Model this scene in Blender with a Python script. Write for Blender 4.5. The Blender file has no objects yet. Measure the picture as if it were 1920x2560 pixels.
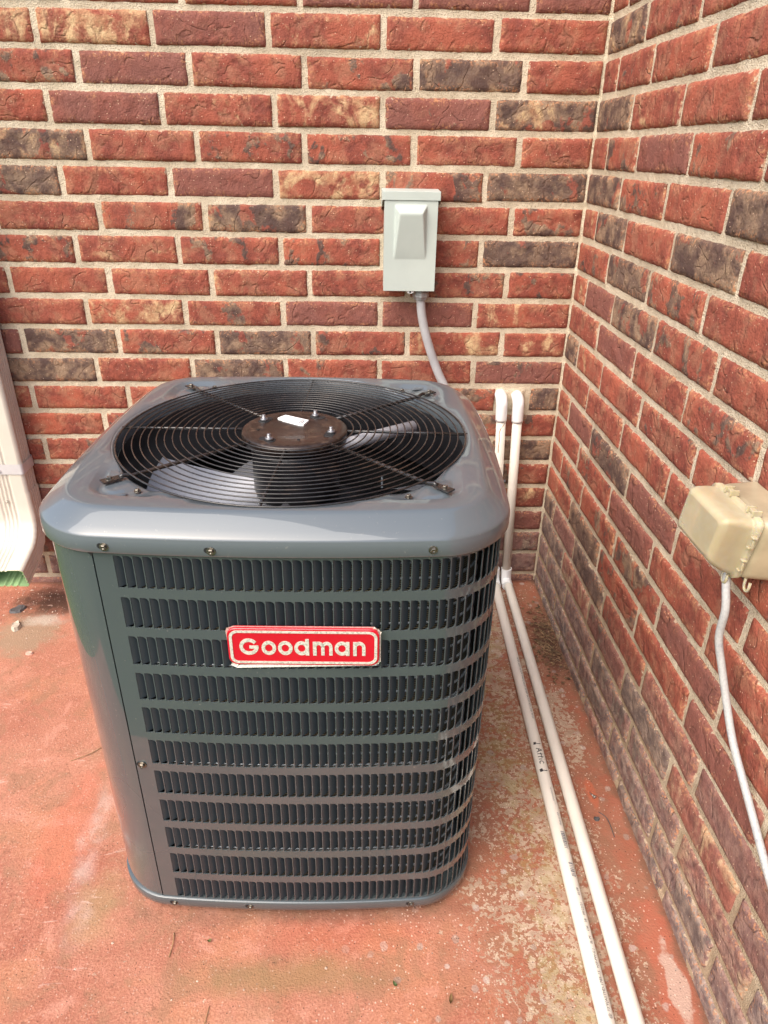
import bpy, math, random
from mathutils import Vector, Matrix, noise as mnoise
random.seed(7)
pi = math.pi
scene = bpy.context.scene
COL = scene.collection

# ------------------------------------------------------------------ camera
cam_d = bpy.data.cameras.new('camera'); cam = bpy.data.objects.new('camera', cam_d); COL.objects.link(cam)
r_ = Vector((0.9993551, -0.0321322, 0.0160279)); u_ = Vector((0.0006353, 0.4621143, 0.8868201)); f_ = Vector((0.0359022, 0.8862381, -0.4618367))
cam.matrix_world = Matrix(((r_.x, u_.x, -f_.x, -0.564), (r_.y, u_.y, -f_.y, -1.858), (r_.z, u_.z, -f_.z, 1.212), (0, 0, 0, 1)))
cam_d.sensor_fit = 'HORIZONTAL'; cam_d.sensor_width = 36; cam_d.lens = 36 * 0.90173
cam_d.clip_start = 0.02; cam_d.clip_end = 400
scene.camera = cam

# ------------------------------------------------------------------ sky, sun, exposure
SUN_EL, SUN_AZ = math.radians(50), math.radians(222)      # azimuth: 180 = from -y, larger = from -x side
w = bpy.data.worlds.new('World'); scene.world = w; w.use_nodes = True
nt = w.node_tree; nt.nodes.clear()
sky = nt.nodes.new('ShaderNodeTexSky'); sky.sky_type = 'NISHITA'; sky.sun_disc = False
sky.sun_elevation = SUN_EL; sky.sun_rotation = SUN_AZ; sky.air_density = 1.0; sky.dust_density = 4.0; sky.ozone_density = 0.6
bg = nt.nodes.new('ShaderNodeBackground'); bg.inputs['Strength'].default_value = 0.15
wo = nt.nodes.new('ShaderNodeOutputWorld')
nt.links.new(sky.outputs[0], bg.inputs[0]); nt.links.new(bg.outputs[0], wo.inputs[0])
sun_d = bpy.data.lights.new('sun', 'SUN'); sun = bpy.data.objects.new('sun', sun_d); COL.objects.link(sun)
sun_d.energy = 1.5; sun_d.angle = math.radians(62); sun_d.color = (1.0, 0.95, 0.88)
sd = Vector((math.sin(SUN_AZ) * math.cos(SUN_EL), math.cos(SUN_AZ) * math.cos(SUN_EL), math.sin(SUN_EL)))
sun.rotation_euler = sd.to_track_quat('Z', 'Y').to_euler()
scene.render.engine = 'CYCLES'
scene.view_settings.view_transform = 'Standard'; scene.view_settings.look = 'None'
scene.view_settings.exposure = 0.95; scene.view_settings.gamma = 1.0
scene.view_settings.use_curve_mapping = False
scene.cycles.max_bounces = 7; scene.cycles.diffuse_bounces = 3; scene.cycles.glossy_bounces = 3; scene.cycles.transmission_bounces = 6; scene.cycles.caustics_reflective = False; scene.cycles.caustics_refractive = False

# ------------------------------------------------------------------ helpers
def tag(o, label=None, cat=None, group=None, kind=None):
    if label: o['label'] = label
    if cat: o['category'] = cat
    if group: o['group'] = group
    if kind: o['kind'] = kind
    return o
def empty(name, loc=(0, 0, 0), rz=0):
    o = bpy.data.objects.new(name, None); COL.objects.link(o); o.location = loc; o.rotation_euler = (0, 0, rz); o.empty_display_size = .05
    return o
class MB:
    """collects verts and faces, links them as one mesh object"""
    def __init__(s): s.v = []; s.f = []; s.sm = []
    def add(s, vs, fs, smooth=False):
        o = len(s.v); s.v += [tuple(v) for v in vs]
        s.f += [tuple(i + o for i in f) for f in fs]; s.sm += [smooth] * len(fs)
    def box(s, x0, x1, y0, y1, z0, z1):
        s.add([(x0, y0, z0), (x1, y0, z0), (x1, y1, z0), (x0, y1, z0), (x0, y0, z1), (x1, y0, z1), (x1, y1, z1), (x0, y1, z1)],
              [(0, 3, 2, 1), (4, 5, 6, 7), (0, 1, 5, 4), (1, 2, 6, 5), (2, 3, 7, 6), (3, 0, 4, 7)])
    def grid(s, rows, closed=False, smooth=True, capa=False, capb=False):
        n = len(rows[0]); vs = [p for r in rows for p in r]; fs = []
        for i in range(len(rows) - 1):
            for j in range(n if closed else n - 1):
                k = (j + 1) % n
                fs.append((i * n + j, i * n + k, (i + 1) * n + k, (i + 1) * n + j))
        s.add(vs, fs, smooth)
        o = len(s.v) - len(vs)
        if capa: s.f.append(tuple(o + j for j in reversed(range(n)))); s.sm.append(False)
        if capb: s.f.append(tuple(o + (len(rows) - 1) * n + j for j in range(n))); s.sm.append(False)
    def tube(s, path, r, n=12, caps=True, closed=False):
        path = [Vector(p) for p in path]; rows = []; m = len(path); prev = None
        for i, p in enumerate(path):
            a = path[(i - 1) % m] if (closed or i > 0) else p
            b = path[(i + 1) % m] if (closed or i < m - 1) else p
            t = (b - a).normalized()
            if prev is None:
                ref = Vector((0, 0, 1)) if abs(t.z) < .9 else Vector((1, 0, 0))
                prev = (ref - t * ref.dot(t)).normalized()
            else: prev = (prev - t * prev.dot(t)).normalized()
            q = t.cross(prev); rr = r[i] if isinstance(r, (list, tuple)) else r
            rows.append([p + (prev * math.cos(2 * pi * k / n) + q * math.sin(2 * pi * k / n)) * rr for k in range(n)])
        if closed: rows.append(rows[0])
        s.grid(rows, closed=True, capa=caps and not closed, capb=caps and not closed)
    def lathe(s, prof, c=(0, 0, 0), n=32, smooth=True, caps=True):
        rows = [[(c[0] + r * math.cos(2 * pi * k / n), c[1] + r * math.sin(2 * pi * k / n), c[2] + z) for k in range(n)] for r, z in prof]
        s.grid(rows, closed=True, smooth=smooth, capa=caps and prof[0][0] > 1e-6, capb=caps and prof[-1][0] > 1e-6)
    def mesh(s, name):
        me = bpy.data.meshes.new(name); me.from_pydata(s.v, [], s.f)
        me.polygons.foreach_set('use_smooth', s.sm); me.update(); return me
    def build(s, name, mat, parent=None, loc=None, rot=None):
        me = s.mesh(name); me.materials.append(mat)
        return link(name, me, parent, loc, rot)
def link(name, me, parent=None, loc=None, rot=None):
    o = bpy.data.objects.new(name, me); COL.objects.link(o)
    if parent: o.parent = parent
    if loc is not None: o.location = loc
    if rot is not None: o.rotation_euler = rot
    return o
def fix_normals(o):
    import bmesh
    bm = bmesh.new(); bm.from_mesh(o.data); bmesh.ops.recalc_face_normals(bm, faces=bm.faces); bm.to_mesh(o.data); bm.free(); return o
def bevel(o, wd, seg=2):
    m = o.modifiers.new('bevel', 'BEVEL'); m.width = wd; m.segments = seg; m.limit_method = 'ANGLE'; m.angle_limit = math.radians(40)
    return o
def sstep(a, b, x):
    t = min(1, max(0, (x - a) / (b - a))); return t * t * (3 - 2 * t)

# ------------------------------------------------------------------ material node helper
class Mt:
    def __init__(s, name):
        s.m = bpy.data.materials.new(name); s.m.use_nodes = True; s.t = s.m.node_tree; s.b = s.t.nodes['Principled BSDF']
    def n(s, ty, **kw):
        nd = s.t.nodes.new(ty)
        for k, v in kw.items(): setattr(nd, k, v)
        return nd
    def put(s, sock, v):
        if isinstance(v, bpy.types.NodeSocket): s.t.links.new(v, sock)
        elif isinstance(v, (tuple, list)) and sock.type == 'RGBA' and len(v) == 3: sock.default_value = (*v, 1)
        else: sock.default_value = v
    def math(s, op, a, b=0.0, clamp=False):
        nd = s.n('ShaderNodeMath', operation=op, use_clamp=clamp); s.put(nd.inputs[0], a); s.put(nd.inputs[1], b); return nd.outputs[0]
    def add(s, a, b): return s.math('ADD', a, b)
    def sub(s, a, b): return s.math('SUBTRACT', a, b)
    def mul(s, a, b): return s.math('MULTIPLY', a, b)
    def rng(s, v, a, b, c=0.0, d=1.0, smooth=True):
        nd = s.n('ShaderNodeMapRange', interpolation_type='SMOOTHSTEP' if smooth else 'LINEAR', clamp=True)
        for i, x in enumerate((v, a, b, c, d)): s.put(nd.inputs[i], x)
        return nd.outputs[0]
    def mix(s, f, a, b, blend='MIX'):
        nd = s.n('ShaderNodeMix', data_type='RGBA', blend_type=blend); s.put(nd.inputs[0], f); s.put(nd.inputs[6], a); s.put(nd.inputs[7], b); return nd.outputs[2]
    def noise(s, vec, scale, detail=4, rough=.55, dist=0.0):
        nd = s.n('ShaderNodeTexNoise'); s.put(nd.inputs['Vector'], vec); s.put(nd.inputs['Scale'], scale); nd.inputs['Detail'].default_value = detail
        nd.inputs['Roughness'].default_value = rough; nd.inputs['Distortion'].default_value = dist; return nd.outputs[0]
    def vor(s, vec, scale, feature='F1', rnd=1.0):
        nd = s.n('ShaderNodeTexVoronoi', feature=feature); s.put(nd.inputs['Vector'], vec); nd.inputs['Scale'].default_value = scale
        nd.inputs['Randomness'].default_value = rnd; return nd
    def obj(s): return s.n('ShaderNodeTexCoord').outputs['Object']
    def vadd(s, a, b):
        nd = s.n('ShaderNodeVectorMath', operation='ADD'); s.put(nd.inputs[0], a); s.put(nd.inputs[1], b); return nd.outputs[0]
    def vmul(s, a, b):
        nd = s.n('ShaderNodeVectorMath', operation='MULTIPLY'); s.put(nd.inputs[0], a); s.put(nd.inputs[1], b); return nd.outputs[0]
    def sep(s, v):
        nd = s.n('ShaderNodeSeparateXYZ'); s.put(nd.inputs[0], v); return nd.outputs
    def bump(s, hgt, dist=.002, strength=1.0, prev=None):
        nd = s.n('ShaderNodeBump'); nd.inputs['Strength'].default_value = strength; nd.inputs['Distance'].default_value = dist; s.put(nd.inputs['Height'], hgt)
        if prev is not None: s.put(nd.inputs['Normal'], prev)
        return nd.outputs[0]
    def out(s, color=None, rough=None, normal=None, **kw):
        if color is not None: s.put(s.b.inputs['Base Color'], color)
        if rough is not None: s.put(s.b.inputs['Roughness'], rough)
        if normal is not None: s.put(s.b.inputs['Normal'], normal)
        for k, v in kw.items(): s.put(s.b.inputs[k.replace('_', ' ')], v)
        return s.m
def simple(name, col, rough=.5, metal=0.0, var=.12, scale=40, bump=0.0, coat=0.0, dirt=0.0, dirtcol=(.2, .16, .11)):
    m = Mt(name); o = m.obj(); n = m.noise(o, scale, 5)
    c = m.mix(m.rng(n, .3, .7), tuple(x * (1 - var) for x in col), tuple(min(1, x * (1 + var)) for x in col))
    if dirt: c = m.mix(m.mul(m.rng(m.noise(o, scale * .35, 6, .65), .52, .72), dirt), c, dirtcol)
    nn = m.bump(m.noise(o, scale * 4, 3), .001, bump) if bump else None
    return m.out(c, m.rng(n, .2, .8, max(0, rough - .06), rough + .08), nn, Metallic=metal, Coat_Weight=coat, Coat_Roughness=.08)

# ------------------------------------------------------------------ materials
def mat_brick():
    m = Mt('flashed_brick'); o = m.obj(); oi = m.n('ShaderNodeObjectInfo')
    cs = m.n('ShaderNodeSeparateColor'); m.put(cs.inputs[0], oi.outputs['Color']); dark, cream, mauve = cs.outputs[0], cs.outputs[1], cs.outputs[2]
    comb = m.n('ShaderNodeCombineXYZ')
    m.put(comb.inputs[0], m.mul(oi.outputs['Random'], 61.0)); m.put(comb.inputs[1], m.mul(oi.outputs['Random'], 17.0)); m.put(comb.inputs[2], m.mul(oi.outputs['Random'], 43.0))
    v = m.vadd(o, comb.outputs[0])
    vs = m.vmul(v, (1.0, 1.0, .75))
    big = m.noise(vs, 15, 3, .58, .5); big2 = m.noise(m.vadd(vs, (5.3, 2.1, 9.7)), 13, 4, .6, 1.0); big3 = m.noise(m.vadd(vs, (15.3, 7.1, 3.7)), 9, 2, .55, .4)
    mid = m.noise(v, 55, 3, .62); fine = m.noise(v, 300, 1, .6); mid2 = m.noise(m.vadd(v, (3.1, 8.2, 4.4)), 27, 3, .6)
    red = m.mix(m.rng(mid, .3, .72), (.19, .050, .036), (.345, .090, .058))
    red = m.mix(m.rng(big3, .4, .75), red, (.43, .115, .066))
    red = m.mix(m.mul(m.rng(mid2, .44, .66), .55), red, (.40, .19, .115))
    c = m.mix(m.mul(mauve, m.rng(big3, .25, .55, .55, 1.0)), red, m.mix(mid, (.18, .072, .060), (.29, .115, .088)))
    dv = m.add(big, m.mul(m.sub(mid, .5), .35))
    th = m.sub(.78, m.mul(dark, .50))
    dm = m.mul(m.rng(dv, th, m.add(th, .06)), m.rng(dark, .02, .12))
    dcol = m.mix(m.rng(mid2, .34, .62), (.070, .056, .050), m.mix(m.rng(big2, .40, .60), (.15, .11, .085), (.31, .22, .145)))
    c = m.mix(m.mul(dm, .88), c, dcol)
    cv = m.add(big2, m.mul(m.sub(mid, .5), .3)); th2 = m.sub(.80, m.mul(cream, .38))
    cm = m.mul(m.rng(cv, th2, m.add(th2, .17)), m.rng(cream, .02, .12))
    c = m.mix(m.mul(cm, .9), c, m.mix(m.rng(mid2, .35, .65), (.42, .21, .115), (.66, .47, .26)))
    gry = m.sub(1.0, oi.outputs['Alpha'])
    c = m.mix(m.mul(gry, m.rng(mid2, .3, .6, .55, 1.0)), c, m.mix(m.rng(mid, .35, .65), (.17, .135, .13), (.37, .28, .235)))
    wrk = m.mul(m.rng(m.math('ABSOLUTE', m.sub(m.noise(m.vadd(v, (2.7, 6.1, 1.9)), 13, 2, .55, .5), .5)), .0, .03, 1.0, 0.0), m.rng(mid2, .42, .58))
    c = m.mix(m.mul(wrk, .26), c, (.07, .03, .022))
    # sandy stipple around the arrises and sprinkled pale grains and dark pores
    ed = m.n('ShaderNodeAttribute', attribute_name='edge').outputs['Fac']
    sand = m.mul(m.rng(ed, .003, .022, 1.0, 0.0), m.rng(m.noise(v, 190, 1, .6), .50, .64))
    sand = m.mul(sand, m.rng(mid2, .40, .6))
    c = m.mix(m.mul(sand, .8), c, (.52, .24, .12))
    vo = m.vor(v, 210); vc = m.n('ShaderNodeSeparateColor'); m.put(vc.inputs[0], vo.outputs['Color'])
    sp = m.mul(m.rng(vo.outputs['Distance'], .14, .26, 1.0, 0.0), m.rng(vc.outputs[0], .88, .90))
    c = m.mix(m.mul(sp, .85), c, (.75, .52, .36))
    pore = m.mul(m.rng(vo.outputs['Distance'], .12, .25, 1.0, 0.0), m.rng(vc.outputs[1], .90, .92))
    c = m.mix(m.mul(pore, .7), c, (.05, .025, .02))
    c = m.mix(m.rng(fine, .35, .7, 0.0, .22), c, (.08, .03, .02))
    # mortar smeared over the edges
    smv = m.add(.0004, m.mul(m.rng(m.noise(v, 75, 3, .65), .48, .85), .009))
    sm = m.rng(m.sub(smv, ed), -.0014, .0016)
    c = m.mix(m.mul(sm, .72), c, m.mix(mid, (.45, .34, .24), (.60, .49, .35)))
    hgt = m.add(m.add(m.sub(m.mul(mid, .38), m.mul(wrk, .22)), m.mul(m.math('ABSOLUTE', m.sub(big, .5)), 1.6)), m.mul(fine, .2))
    return m.out(c, m.rng(fine, .2, .8, .72, .95), m.bump(hgt, .0065, 1.0), Specular_IOR_Level=.25)
def mat_mortar(name='sand_mortar', stain=0.0):
    m = Mt(name); o = m.obj(); n = m.noise(o, 14, 3); f = m.noise(o, 420, 1, .7)
    c = m.mix(m.rng(n, .35, .68), (.60, .50, .365), (.75, .645, .49))
    c = m.mix(m.mul(m.rng(m.noise(o, 6, 4), .5, .7), .35), c, (.42, .36, .28))
    c = m.mix(m.rng(f, .56, .66, 0, .55), c, (.28, .2, .12))
    if stain:
        zz = m.add(m.sep(o)[2], m.mul(m.sub(m.noise(o, 7, 4, .65), .5), .55)); c = m.mix(m.rng(zz, .10, .42, stain, 0.0), c, m.mix(n, (.36, .25, .16), (.44, .33, .22)))
    c = m.mix(m.mul(m.rng(m.noise(o, 33, 3, .7), .56, .70), .4), c, (.34, .26, .17))
    h = m.add(m.add(f, m.mul(m.noise(o, 60, 2), 1.2)), m.mul(n, .6))
    return m.out(c, .95, m.bump(h, .0035, 1.0), Specular_IOR_Level=.15)
def mat_patio():
    m = Mt('red_painted_concrete'); o = m.obj(); x, y, z = m.sep(o)
    big = m.noise(o, 3.2, 3, .6, .4); big2 = m.noise(m.vadd(o, (7, 3, 1)), 5.5, 4, .6, .3); mid = m.noise(o, 24, 4, .65); fine = m.noise(o, 260, 2, .7); grit = fine
    def ell(cx, cy, rx, ry, a=1.0, b=.55, nz=.5, ns=mid):
        dx = m.math('DIVIDE', m.sub(x, cx), rx); dy = m.math('DIVIDE', m.sub(y, cy), ry)
        d = m.math('SQRT', m.add(m.mul(dx, dx), m.mul(dy, dy)))
        return m.rng(m.add(d, m.mul(m.sub(ns, .5), nz * 2)), b, a, 1.0, 0.0)
    c = m.mix(m.rng(big, .35, .65), (.35, .125, .078), (.45, .195, .125))
    c = m.mix(m.rng(big2, .48, .68, 0, .8), c, (.45, .19, .105))
    c = m.mix(m.mul(m.rng(m.noise(o, 9, 4, .7), .52, .7), .5), c, (.36, .2, .12))
    c = m.mix(m.rng(fine, .5, .66, 0, .45), c, (.58, .29, .19))
    c = m.mix(m.rng(fine, .48, .3, 0, .4), c, (.2, .055, .03))
    mo = m.noise(m.vadd(o, (3, 9, 2)), 13, 5, .7, .6)
    c = m.mix(m.mul(m.rng(mo, .50, .64), .6), c, (.30, .155, .09)); c = m.mix(m.mul(m.rng(mo, .47, .34), .55), c, (.56, .27, .19))
    c = m.mix(m.mul(m.rng(m.noise(o, 60, 3, .7), .60, .70), .55), c, (.20, .085, .05))
    # brighter patches where the top coat is fresh
    c = m.mix(m.mul(ell(-1.15, -.9, .06, .2), .3), c, (.56, .13, .075))
    c = m.mix(m.mul(ell(-.62, -1.115, .2, .04, 1.2, .3), .35), c, (.48, .125, .07))
    # greenish brown band before the unit and dirt by the downspout
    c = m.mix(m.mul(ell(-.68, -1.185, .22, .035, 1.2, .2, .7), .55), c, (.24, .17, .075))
    c = m.mix(m.mul(ell(-1.04, -1.06, .05, .09, 1.2, .2, .7), .45), c, (.33, .25, .12))
    c = m.mix(m.mul(ell(-1.46, -.11, .15, .10, 1.25, .2, .8), .92), c, (.075, .038, .025))
    c = m.mix(m.mul(ell(-1.5, -.27, .1, .1, 1.2, .5, .8), .75), c, (.3, .22, .14))
    c = m.mix(m.mul(ell(-1.47, -.2, .07, .03, 1.2, .3, .9), .7), c, (.48, .40, .32))
    c = m.mix(m.mul(ell(-.62, -1.07, .36, .035, 1.2, .3, .6), .6), c, (.12, .07, .045))  # dark strip along the front foot of the unit
    # white bloom left by an older slab edge
    lx = m.add(m.sub(x, -1.098), m.mul(m.sub(m.noise(o, 11, 2), .5), .06)); lx = m.sub(lx, m.mul(m.rng(y, -.95, -1.1), .03))
    ln = m.mul(m.rng(m.math('ABSOLUTE', lx),   .004, .034, 1.0, 0.0), m.mul(m.rng(y, -1.17, -1.06), m.rng(y, -.76, -.84)))
    c = m.mix(m.mul(ln, m.rng(mid, .35, .65, .05, .42)), c, (.58, .45, .40))
    # scuffs
    sc = m.noise(m.vmul(o, (9, 46, 1)), 1.0, 4, .6, 1.5)
    c = m.mix(m.mul(m.rng(sc, .66, .72), m.rng(x, -.9, -1.1, 0, .65)), c, (.62, .42, .34))
    # worn area: paint flaked off to tan concrete with exposed aggregate
    ph = m.add(m.mul(m.noise(o, 105, 4, .68, .3), .74), m.mul(m.noise(o, 16, 2, .6), .26))
    wear = m.add(m.rng(m.add(x, m.mul(m.sub(big2, .5), .22)), -.52, -.22, 0, .125), m.rng(m.math('ABSOLUTE', m.add(x, .225)), .0, .16, .055, 0.0))
    wear = m.sub(wear, m.rng(x, -.11, -.02, 0, .12))
    wear = m.add(wear, m.mul(ell(-.06, -.62, .035, .16, 1.2, .3, .4), .16))
    wear = m.add(wear, m.mul(m.sub(big, .5), .12))
    th = m.sub(.655, wear)
    flake = m.rng(ph, th, m.add(th, .012))
    tan = m.mix(m.rng(mid, .35, .68), (.33, .24, .165), (.54, .43, .32))
    moss = m.mul(m.rng(m.math('ABSOLUTE', m.add(m.add(x, .225), m.mul(m.sub(big2, .5), .12))), .015, .085, 1.0, 0.0), m.rng(m.noise(o, 34, 3, .7), .42, .62))
    brown = m.rng(m.add(x, m.mul(m.sub(big, .5), .3)), -.48, -.25)
    c = m.mix(m.mul(brown, .75), c, m.mix(m.rng(mid, .35, .65), (.30, .095, .055), (.24, .115, .07)))
    c = m.mix(m.mul(flake, .78), c, tan)
    c = m.mix(m.mul(moss, .42), c, (.30, .25, .09))
    # fresh red with a bare patch near the wall
    c = m.mix(m.mul(ell(-.035, -1.20, .035, .13, 1.15, .75, .5), .42), c, (.48, .13, .078))
    c = m.mix(m.mul(ell(-.033, -1.215, .017, .07, 1.1, .8, .9), .8), c, (.50, .36, .29))
    c = m.mix(m.mul(ell(-.062, -.83, .012, .05, 1.1, .6, .6), .7), c, (.46, .12, .06))
    # aggregate stones and pale grit
    vo = m.vor(m.vmul(o, (1, 1, .2)), 46); vc = m.n('ShaderNodeSeparateColor'); m.put(vc.inputs[0], vo.outputs['Color'])
    zone = m.rng(m.add(x, m.mul(m.sub(big, .5), .35)), -.75, -.42)
    st = m.mul(m.rng(m.add(vo.outputs['Distance'], m.mul(m.sub(mid, .5), .9)), .24, .34, 1.0, 0.0), m.mul(m.rng(vc.outputs[0], .80, .84), zone))
    c = m.mix(m.mul(st, .5), c, m.mix(vc.outputs[1], (.30, .25, .21), (.55, .50, .45)))
    vo2 = m.vor(o, 210); v2 = m.n('ShaderNodeSeparateColor'); m.put(v2.inputs[0], vo2.outputs['Color'])
    gs = m.mul(m.rng(vo2.outputs['Distance'], .22, .36, 1.0, 0.0), m.rng(v2.outputs[0], .84, .88))
    c = m.mix(m.mul(gs, m.rng(zone, 0, 1, .35, .8)), c, (.66, .50, .40))
    dk = m.mul(m.rng(vo2.outputs['Distance'], .18, .3, 1.0, 0.0), m.rng(v2.outputs[1], .93, .95))
    c = m.mix(m.mul(dk, .75), c, (.04, .02, .015))
    # leaf mould and soil in the corner, darker edge along both wall feet
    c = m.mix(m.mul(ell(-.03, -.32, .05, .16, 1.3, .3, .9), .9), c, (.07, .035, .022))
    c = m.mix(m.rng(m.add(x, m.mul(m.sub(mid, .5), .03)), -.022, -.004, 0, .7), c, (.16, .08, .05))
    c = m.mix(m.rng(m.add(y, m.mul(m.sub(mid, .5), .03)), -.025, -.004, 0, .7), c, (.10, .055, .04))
    h = m.add(m.add(m.mul(fine, .55), m.mul(grit, .25)), m.mul(mid, .6))
    return m.out(c, m.rng(fine, .3, .7, .62, .9), m.bump(h, .002, 1.0), Specular_IOR_Level=.3)
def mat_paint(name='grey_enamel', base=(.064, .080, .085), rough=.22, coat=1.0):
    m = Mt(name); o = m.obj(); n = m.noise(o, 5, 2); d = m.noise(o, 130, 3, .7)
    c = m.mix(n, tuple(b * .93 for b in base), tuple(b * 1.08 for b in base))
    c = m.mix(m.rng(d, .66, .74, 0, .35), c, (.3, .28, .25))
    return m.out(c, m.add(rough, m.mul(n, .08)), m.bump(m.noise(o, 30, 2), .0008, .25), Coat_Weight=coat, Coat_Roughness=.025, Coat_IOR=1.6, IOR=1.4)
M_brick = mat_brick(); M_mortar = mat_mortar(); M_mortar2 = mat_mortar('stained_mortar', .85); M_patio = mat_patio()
M_paint = mat_paint(); M_paintd = mat_paint('grey_enamel_louver_shaded', (.046, .058, .068), .45, .05)  # vanes: same enamel, shade inside the slots put into a darker base
M_cap = mat_paint('grey_enamel_skylit_top', (.100, .119, .132), .28, .85)  # same enamel, sky light on the top put into a paler base
M_black = simple('black_enamel_wire', (.02, .018, .017), .24, 0, .3, 60, 0, .3, .5, (.09, .055, .035))
M_hub = simple('rust_brown_plate', (.030, .020, .016), .38, .25, .4, 150, .25, .15, .7, (.15, .10, .07))
M_motor = simple('black_motor_shell', (.012, .012, .014), .35, .1, .2, 40)
M_zinc = simple('zinc_screw', (.45, .44, .41), .32, .9, .3, 200)
M_alu = simple('aluminium_blade', (.27, .28, .31), .42, .5, .06, 18, 0, 0, .15, (.3, .3, .3))
M_inner = simple('galvanised_sheet', (.30, .34, .38), .38, .6, .1, 25, 0, 0, .3, (.15, .14, .13))
M_scr2 = simple('dull_stud', (.26, .26, .27), .35, .8, .2, 200)
M_dark = simple('dark_cavity', (.012, .013, .014), .6)
M_pvc = simple('white_pvc', (.74, .69, .61), .36, 0, .04, 14, 0, 0, .22, (.62, .52, .38))
M_pvcw = simple('bright_white_fitting', (.85, .85, .84), .35, 0, .03, 30)
M_ink = simple('black_ink', (.03, .03, .035), .6)
M_inkf = simple('faded_ink', (.16, .16, .18), .7)
M_box = simple('pale_grey_steel_box', (.47, .525, .485), .48, 0, .05, 9, .05, .05, .15, (.38, .4, .36))
M_cond = simple('grey_vinyl_conduit', (.42, .42, .43), .42, 0, .06, 30, 0, 0, .25, (.3, .3, .28))
M_fit = simple('cast_zinc_fitting', (.36, .37, .38), .45, .5, .15, 90, .2)
M_spout = simple('cream_aluminium', (.66, .60, .515), .42, 0, .04, 12, .05, .1, .2, (.6, .5, .4))
M_spoutg = simple('green_inner_coat', (.30, .46, .22), .5, 0, .15, 30, 0, 0, .3, (.2, .2, .1))
M_strap = simple('pale_strap_metal', (.64, .61, .61), .4, .1, .05, 30)
M_cord = simple('white_vinyl_cable', (.44, .44, .43), .5, 0, .1, 260, 0, 0, .9, (.30, .31, .34))
def mat_coil():
    m = Mt('coil_fins'); o = m.obj(); x, y, z = m.sep(o)
    wv = m.n('ShaderNodeTexWave', wave_type='BANDS', bands_direction='Z'); m.put(wv.inputs['Vector'], o); wv.inputs['Scale'].default_value = 85; wv.inputs['Distortion'].default_value = .6; wv.inputs['Detail'].default_value = 2
    c = m.mix(m.rng(wv.outputs[1], .5, .8), (.012, .012, .012), m.mix(m.noise(o, 8), (.17, .16, .09), (.20, .16, .13)))
    return m.out(c, .5, None, Metallic=.3)
M_coil = mat_coil()
def mat_yellow():
    m = Mt('yellowed_clear_plastic'); o = m.obj(); n = m.noise(o, 14, 5, .6)
    c = m.mix(m.rng(n, .3, .7), (.80, .67, .42), (.90, .80, .56))
    return m.out(c, m.rng(n, .3, .7, .20, .30), None, Transmission_Weight=.48, IOR=1.08, Subsurface_Weight=.4, Subsurface_Radius=(1.0, .7, .3), Subsurface_Scale=.01, Coat_Weight=.4)
M_yel = mat_yellow()
M_red = simple('red_badge_enamel', (.56, .005, .022), .14, 0, .05, 8, 0, .6)
def mat_foil():
    m = Mt('silver_foil'); o = m.obj(); n = m.noise(o, 260, 3)
    return m.out(m.mix(m.rng(n, .35, .65), (.66, .65, .56), (.80, .79, .71)), m.rng(n, .3, .7, .2, .4), m.bump(n, .0004, .2), Metallic=.3)
M_foil = mat_foil()
M_label = simple('white_paper_label', (.86, .86, .85), .5, 0, .02)

# ------------------------------------------------------------------ ground
def gz(y): return .013 * max(y, -1.9) if y < 0 else 0.0
g = MB()
xs = [-1.72 + .09 * i for i in range(21)]; ys = [.06, 0.0] + [-.12 * i for i in range(1, 13)]
g.grid([[(x, y, gz(y)) for x in xs] for y in ys], smooth=True)
g.grid([[(x, -1.44, gz(-1.44)) for x in xs], [(x, -1.44, -.14) for x in xs]], smooth=False); g.grid([[(xs[0], y, gz(y)) for y in ys], [(xs[0], y, -.14) for y in ys]], smooth=False)
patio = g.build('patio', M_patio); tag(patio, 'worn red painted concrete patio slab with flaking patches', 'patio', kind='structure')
def mat_lawn():
    m = Mt('mown_grass'); o = m.obj(); n = m.noise(o, 2.5, 5); f = m.noise(o, 60, 4, .7)
    c = m.mix(m.rng(n, .3, .7), (.08, .15, .03), (.16, .22, .05)); c = m.mix(m.rng(f, .4, .65), c, (.05, .085, .02))
    return m.out(c, .8, m.bump(f, .03, 1.0))
g = MB(); g.grid([[(x, y, -.028 if y > -3.5 else -.05) for x in (-160, -40, -8, 0, 40, 160)] for y in (.3, -3, -12, -40, -200)], smooth=False)
tag(g.build('lawn', mat_lawn()), 'green mown lawn beyond the patio edge', 'lawn', kind='structure')

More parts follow.
